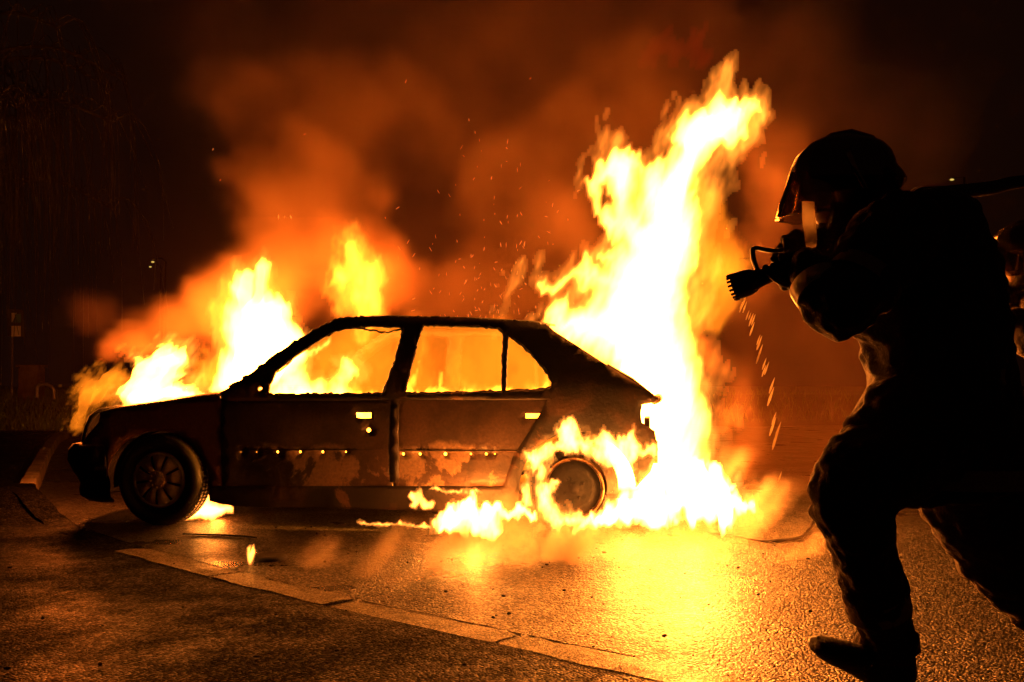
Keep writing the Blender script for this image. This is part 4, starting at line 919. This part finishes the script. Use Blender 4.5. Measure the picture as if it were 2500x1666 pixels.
bm = bmesh.new(); tube(bm, [Vector((p.x + .5, p.y, .4)), Vector((p.x + .5, p.y, p.z + .1)), Vector((p.x, p.y, p.z + .08))], [.07, .05, .04], 8); from_bm('pole', bm, M['black'], la)
bm = bmesh.new(); ball(bm, p, (.09, .07, .04), 10); from_bm('lamp_head', bm, M['lamp_glow'], la)

# weeping tree on the left, bare drooping twigs
rt_ = random.Random(15); tb = Vector((-8.6, 13.5, 0)); tree = empty('weeping_tree', tb, 'bare weeping tree with long drooping twigs, faint in the dark at upper left', 'tree')
bm = bmesh.new(); tube(bm, *smoothchain([tb, tb + Vector((.1, 0, 1.5)), tb + Vector((-.1, .1, 3.2)), tb + Vector((.25, 0, 4.8))], [.26, .20, .17, .13]), 14); tk = from_bm('trunk', bm, M['bark'], tree)
bmc = bmesh.new(); starts = []
for k in range(16):
    a = rt_.uniform(0, 6.28); z0 = rt_.uniform(2.8, 4.8); p0_ = tb + Vector((0, 0, z0)); L_ = rt_.uniform(1.4, 3.6); d_ = Vector((math.cos(a), math.sin(a) * .6, 0))
    if k < 9: d_ = Vector((rt_.uniform(.6, 1), rt_.uniform(-.7, .5), 0)).normalized()
    pts = [p0_, p0_ + d_ * L_ * .35 + Vector((0, 0, .8)), p0_ + d_ * L_ * .7 + Vector((0, 0, 1.1)), p0_ + d_ * L_ + Vector((0, 0, .75))]
    c_, r_ = smoothchain(pts, [.07, .045, .028, .016]); tube(bmc, c_, r_, 7); starts += c_[4:]
for k in range(420):
    s_ = rt_.choice(starts); d_ = Vector((rt_.uniform(-.5, .9), rt_.uniform(-.5, .5), 0)); h_ = rt_.uniform(.8, 3.2)
    pts = [s_, s_ + d_ * .35 + Vector((0, 0, .12)), s_ + d_ * .75 + Vector((0, 0, -h_ * .35)), s_ + d_ * rt_.uniform(.7, 1.1) + Vector((0, 0, -h_))]
    c_, r_ = smoothchain(pts, [.012, .009, .007, .004], 3); tube(bmc, c_, r_, 4)
from_bm('crown', bmc, M['bark'], tree)

# things lying on the road
bm = bmesh.new(); cp = [c4(570, 745), c4(580, 770), c4(545, 825), c4(500, 850), c4(380, 862), c4(280, 848), c4(180, 830), c4(60, 815)]
tube(bm, *smoothchain([G(*p, .012) for p in cp], [.010] * 8), 8); tag(from_bm('cable', bm, M['black'], None), 'thin dark cable curled on the road between the fuel fire and the firefighter', 'cable')
hc = empty('fallen_hubcap', G(*c7(1240, 420)), 'shiny fallen hubcap lying on the road beside the lone small flame', 'hubcap')
bm = bmesh.new(); lathe(bm, [(.085, .0), (.08, -.012), (.06, -.018), (.03, -.016), (.0, -.016)], n=40); o = from_bm('disc', bm, M['black']); o.parent = hc; o.matrix_basis = Matrix.Translation((0, 0, .02)) @ Matrix.Rotation(R(-86), 4, 'X')
bm = bmesh.new(); tube(bm, [G(*c7(840, 290), .006), G(*c7(1000, 294), .006), G(*c7(1120, 300), .006), G(*c7(1180, 306), .006)], [.004, .006, .005, .003], 6); tag(from_bm('metal_strip', bm, M['black'], None), 'thin dark strip of trim fallen on the road behind the front wheel', 'trim strip')

# ------------------------------------------------------------------ smoke: a density grid lit by the fires
X0, X1, Y0, Y1, Z0, Z1, VX = -4.6, 4.6, 3.6, 9.6, .02, 5.0, .062
nx, ny, nz = int((X1 - X0) / VX) + 1, int((Y1 - Y0) / VX) + 1, int((Z1 - Z0) / VX) + 1
gx, gy, gz = np.linspace(X0, X1, nx), np.linspace(Y0, Y1, ny), np.linspace(Z0, Z1, nz)
GX, GY, GZ = np.meshgrid(gx, gy, gz, indexing='ij'); GX, GY, GZ = (g.astype(np.float32).ravel() for g in (GX, GY, GZ))
sn = VN(123)
w1 = sn.fbm(GX * 1.1, GY * 1.1, GZ * 1.1, 4, .55); w2 = sn.fbm(GX * 1.1 + 13, GY * 1.1 + 5, GZ * 1.1 + 9, 4, .55); w3 = sn.fbm(GX * 2.7 + 3, GY * 2.7 + 8, GZ * 2.7, 4, .6); w4 = sn.fbm(GX * 2.7 + 23, GY * 2.7 + 18, GZ * 2.7 + 5, 4, .6)
WX, WZ, WY = GX + .40 * w1 + .17 * w3, GZ + .40 * w2 + .17 * w4, GY + .3 * w2
dens = np.zeros_like(GX)
PUFFS = [  # x, y, radius in 2353-wide pixels, depth, density
 (300, 830, 60, 6.8, 3.0), (400, 760, 95, 7.0, 3.0), (215, 690, 75, 7.2, .5), (330, 720, 60, 7.2, 1.0), (520, 690, 130, 7.0, 3.6), (620, 610, 140, 7.1, 3.6), (620, 500, 140, 7.2, 3.2), (740, 560, 140, 7.3, 3.4), (850, 650, 130, 7.3, 3.2),
 (600, 430, 120, 7.4, 2.4), (720, 420, 160, 7.4, 2.4), (820, 430, 100, 7.4, 2.0), (640, 300, 170, 7.5, .8), (780, 260, 180, 7.6, .7), (920, 270, 170, 7.7, .6), (560, 220, 130, 7.6, .4), (980, 340, 100, 7.7, .4), (540, 80, 160, 7.7, .15),
 (1000, 690, 130, 7.6, 1.3), (1120, 650, 170, 7.8, 1.3), (1250, 560, 180, 7.8, 1.4), (1180, 430, 170, 7.9, 1.0), (1320, 330, 190, 8.0, .7), (1450, 230, 200, 8.0, .5), (1100, 200, 260, 8.2, .17), (1350, 100, 280, 8.2, .12), (850, 80, 260, 8.2, .10), (1600, 120, 200, 7.8, .16),
 (1760, 330, 100, 7.0, 1.4), (1740, 440, 90, 6.8, 1.6), (1700, 540, 80, 6.8, 1.3), (1690, 660, 80, 6.8, .9), (1850, 200, 220, 8.2, .20), (2000, 350, 240, 8.6, .12),
 (1615, 860, 55, 6.3, 1.2), (1630, 940, 55, 6.3, 1.5), (1650, 1010, 50, 6.1, 1.5), (1680, 1080, 45, 5.9, 1.2),
 (1900, 750, 330, 8.6, .26), (1800, 1000, 230, 8.0, .35)]
for x, y, r, Y, dn in PUFFS:
    c = P(*q(x, y), Y); rr = r * 1.0625 * Y / F
    s_ = np.clip((rr - np.sqrt((WX - c.x) ** 2 + ((WY - c.y) * .8) ** 2 + (WZ - c.z) ** 2)) / (.42 * rr), 0, 1)
    dens = np.maximum(dens, dn * s_ * s_ * (3 - 2 * s_))
dens *= np.clip(.9 + 1.7 * w3 + .9 * w1, .12, 2.2)
# thin smoke hanging everywhere behind the car, thickest in the middle
bx_ = np.exp(-((GX + .1) / 2.6) ** 2) * np.clip((GY - 6.9) / 1.0, 0, 1) * np.clip(GZ / .8, 0, 1)
dens += .15 * bx_ * np.clip(.8 + 1.2 * w2, .2, 2)
# nothing in the cabin or the parts of the car, and fade out before the walls of the box
fade = np.clip(np.minimum.reduce([GX - X0, X1 - GX, GY - Y0, Y1 - GY, Z1 - GZ]) / .5, 0, 1)
near = 6.2 - .148 * (GX - F0.x)   # keep the plume behind the near side of the car
dens = (dens * fade * np.where(GX < 1.35, np.clip((GY - near - .22) / .3, 0, 1), 1)).astype(np.float32)

def volume_grid(name, label, B, n3, P3, dens, k, color, aniso):
    X0, X1, Y0, Y1, Z0, Z1 = B; nx, ny, nz = n3; GX, GY, GZ = P3
    me = bpy.data.meshes.new(name); me.vertices.add(len(GX)); me.vertices.foreach_set('co', np.stack([GX, GY, GZ], 1).ravel())
    at_ = me.attributes.new('smoke_density', 'FLOAT', 'POINT'); at_.data.foreach_set('value', dens)
    smo = bpy.data.objects.new(name, me); COL.objects.link(smo); tag(smo, label, name, kind='stuff')
    sm_, nt, out = newmat(name + '_air'); L = nt.links.new
    at_n = N(nt, "ShaderNodeAttribute", _attribute_name='density')
    mu = N(nt, "ShaderNodeMath", _operation='MULTIPLY'); L(at_n.outputs['Fac'], mu.inputs[0]); mu.inputs[1].default_value = k
    vp = N(nt, "ShaderNodeVolumePrincipled"); vp.inputs['Color'].default_value = (*color, 1); vp.inputs['Anisotropy'].default_value = aniso
    L(mu.outputs[0], vp.inputs['Density']); vp.inputs['Density Attribute'].default_value = ''
    L(vp.outputs[0], out.inputs['Volume']); me.materials.append(sm_)
    ng = bpy.data.node_groups.new(name + '_grid', 'GeometryNodeTree'); ng.interface.new_socket('Geometry', in_out='INPUT', socket_type='NodeSocketGeometry'); ng.interface.new_socket('Geometry', in_out='OUTPUT', socket_type='NodeSocketGeometry')
    gi, go = ng.nodes.new('NodeGroupInput'), ng.nodes.new('NodeGroupOutput'); L = ng.links.new
    vc = ng.nodes.new('GeometryNodeVolumeCube'); vc.inputs['Min'].default_value = (X0, Y0, Z0); vc.inputs['Max'].default_value = (X1, Y1, Z1)
    vc.inputs['Resolution X'].default_value, vc.inputs['Resolution Y'].default_value, vc.inputs['Resolution Z'].default_value = nx, ny, nz
    ps = ng.nodes.new('GeometryNodeInputPosition'); sp = ng.nodes.new('ShaderNodeSeparateXYZ'); L(ps.outputs[0], sp.inputs[0])
    def gm(op, a, b=None):
        n = ng.nodes.new('ShaderNodeMath'); n.operation = op
        for i, v in enumerate((a, b)):
            if v is None: continue
            if isinstance(v, (int, float)): n.inputs[i].default_value = v
            else: L(v, n.inputs[i])
        return n.outputs[0]
    ix = [gm('ROUND', gm('DIVIDE', gm('SUBTRACT', sp.outputs[i], lo), (hi - lo) / (n_ - 1))) for i, (lo, hi, n_) in enumerate(((X0, X1, nx), (Y0, Y1, ny), (Z0, Z1, nz)))]
    idx = gm('ADD', gm('MULTIPLY', gm('ADD', gm('MULTIPLY', ix[0], ny), ix[1]), nz), ix[2])
    na = ng.nodes.new('GeometryNodeInputNamedAttribute'); na.data_type = 'FLOAT'; na.inputs['Name'].default_value = 'smoke_density'
    si = ng.nodes.new('GeometryNodeSampleIndex'); si.data_type = 'FLOAT'; si.domain = 'POINT'; si.clamp = True
    L(gi.outputs[0], si.inputs['Geometry']); L(na.outputs[0], si.inputs['Value']); L(idx, si.inputs['Index'])
    L(si.outputs[0], vc.inputs['Density'])
    ms = ng.nodes.new('GeometryNodeSetMaterial'); ms.inputs['Material'].default_value = sm_; L(vc.outputs[0], ms.inputs['Geometry']); L(ms.outputs[0], go.inputs[0])
    gmod = smo.modifiers.new('grid', 'NODES'); gmod.node_group = ng
volume_grid('smoke', 'billowing orange lit smoke rising behind the car and drifting from the hood', (X0, X1, Y0, Y1, Z0, Z1), (nx, ny, nz), (GX, GY, GZ), dens, .46, (.80, .45, .26), .15)
# steam off the wet road: its own finer grid
BX = (-2.0, 2.6, 3.3, 5.45, .015, .75); VS = .027
n3 = tuple(int((BX[2 * i + 1] - BX[2 * i]) / VS) + 1 for i in range(3))
SX, SY, SZ = (g.astype(np.float32).ravel() for g in np.meshgrid(*[np.linspace(BX[2 * i], BX[2 * i + 1], n3[i]) for i in range(3)], indexing='ij'))
s1 = sn.fbm(SX * 2.2 - SZ * 1.5, SY * 2.2, SZ * 1.4, 5, .6); s2 = sn.fbm(SX * 7 - SZ * 5 + 2 * s1, SY * 7, SZ * 3.5 + 2 * s1, 5, .65)
st = np.zeros_like(SX)
for x, y, r, Y, dn in [(1050, 1270, 110, 4.9, 1.0), (1180, 1260, 110, 4.95, 1.4), (1290, 1270, 110, 4.9, 1.4), (1420, 1290, 110, 4.85, 1.0), (950, 1310, 110, 4.75, .8), (880, 1370, 110, 4.5, .4), (1040, 1350, 110, 4.6, .6), (1160, 1350, 120, 4.5, .6), (1600, 1260, 90, 4.95, .3), (1780, 1210, 110, 5.0, .35), (1880, 1230, 90, 5.0, .3), (760, 1330, 90, 4.8, .3), (1700, 1130, 90, 5.3, .2)]:
    c = P(*q(x, y), Y); rr = r * 1.0625 * Y / F
    st = np.maximum(st, dn * np.clip(1.1 - np.sqrt((SX + .15 * s1 - c.x) ** 2 + (SY - c.y) ** 2 + ((SZ - c.z) * .9) ** 2) / rr, 0, 1))
fd = np.clip(np.minimum.reduce([SX - BX[0], BX[1] - SX, SY - BX[2], BX[3] - SY, BX[5] - SZ]) / .15, 0, 1)
st = (st * np.clip(.10 + 2.2 * s2 + 1.0 * s1, 0, 2) * fd).astype(np.float32)
volume_grid('steam', 'thin wisps of bright steam drifting low off the wet road before the rear wheel', BX, n3, (SX, SY, SZ), st, 24.0, (.92, .75, .55), .3)
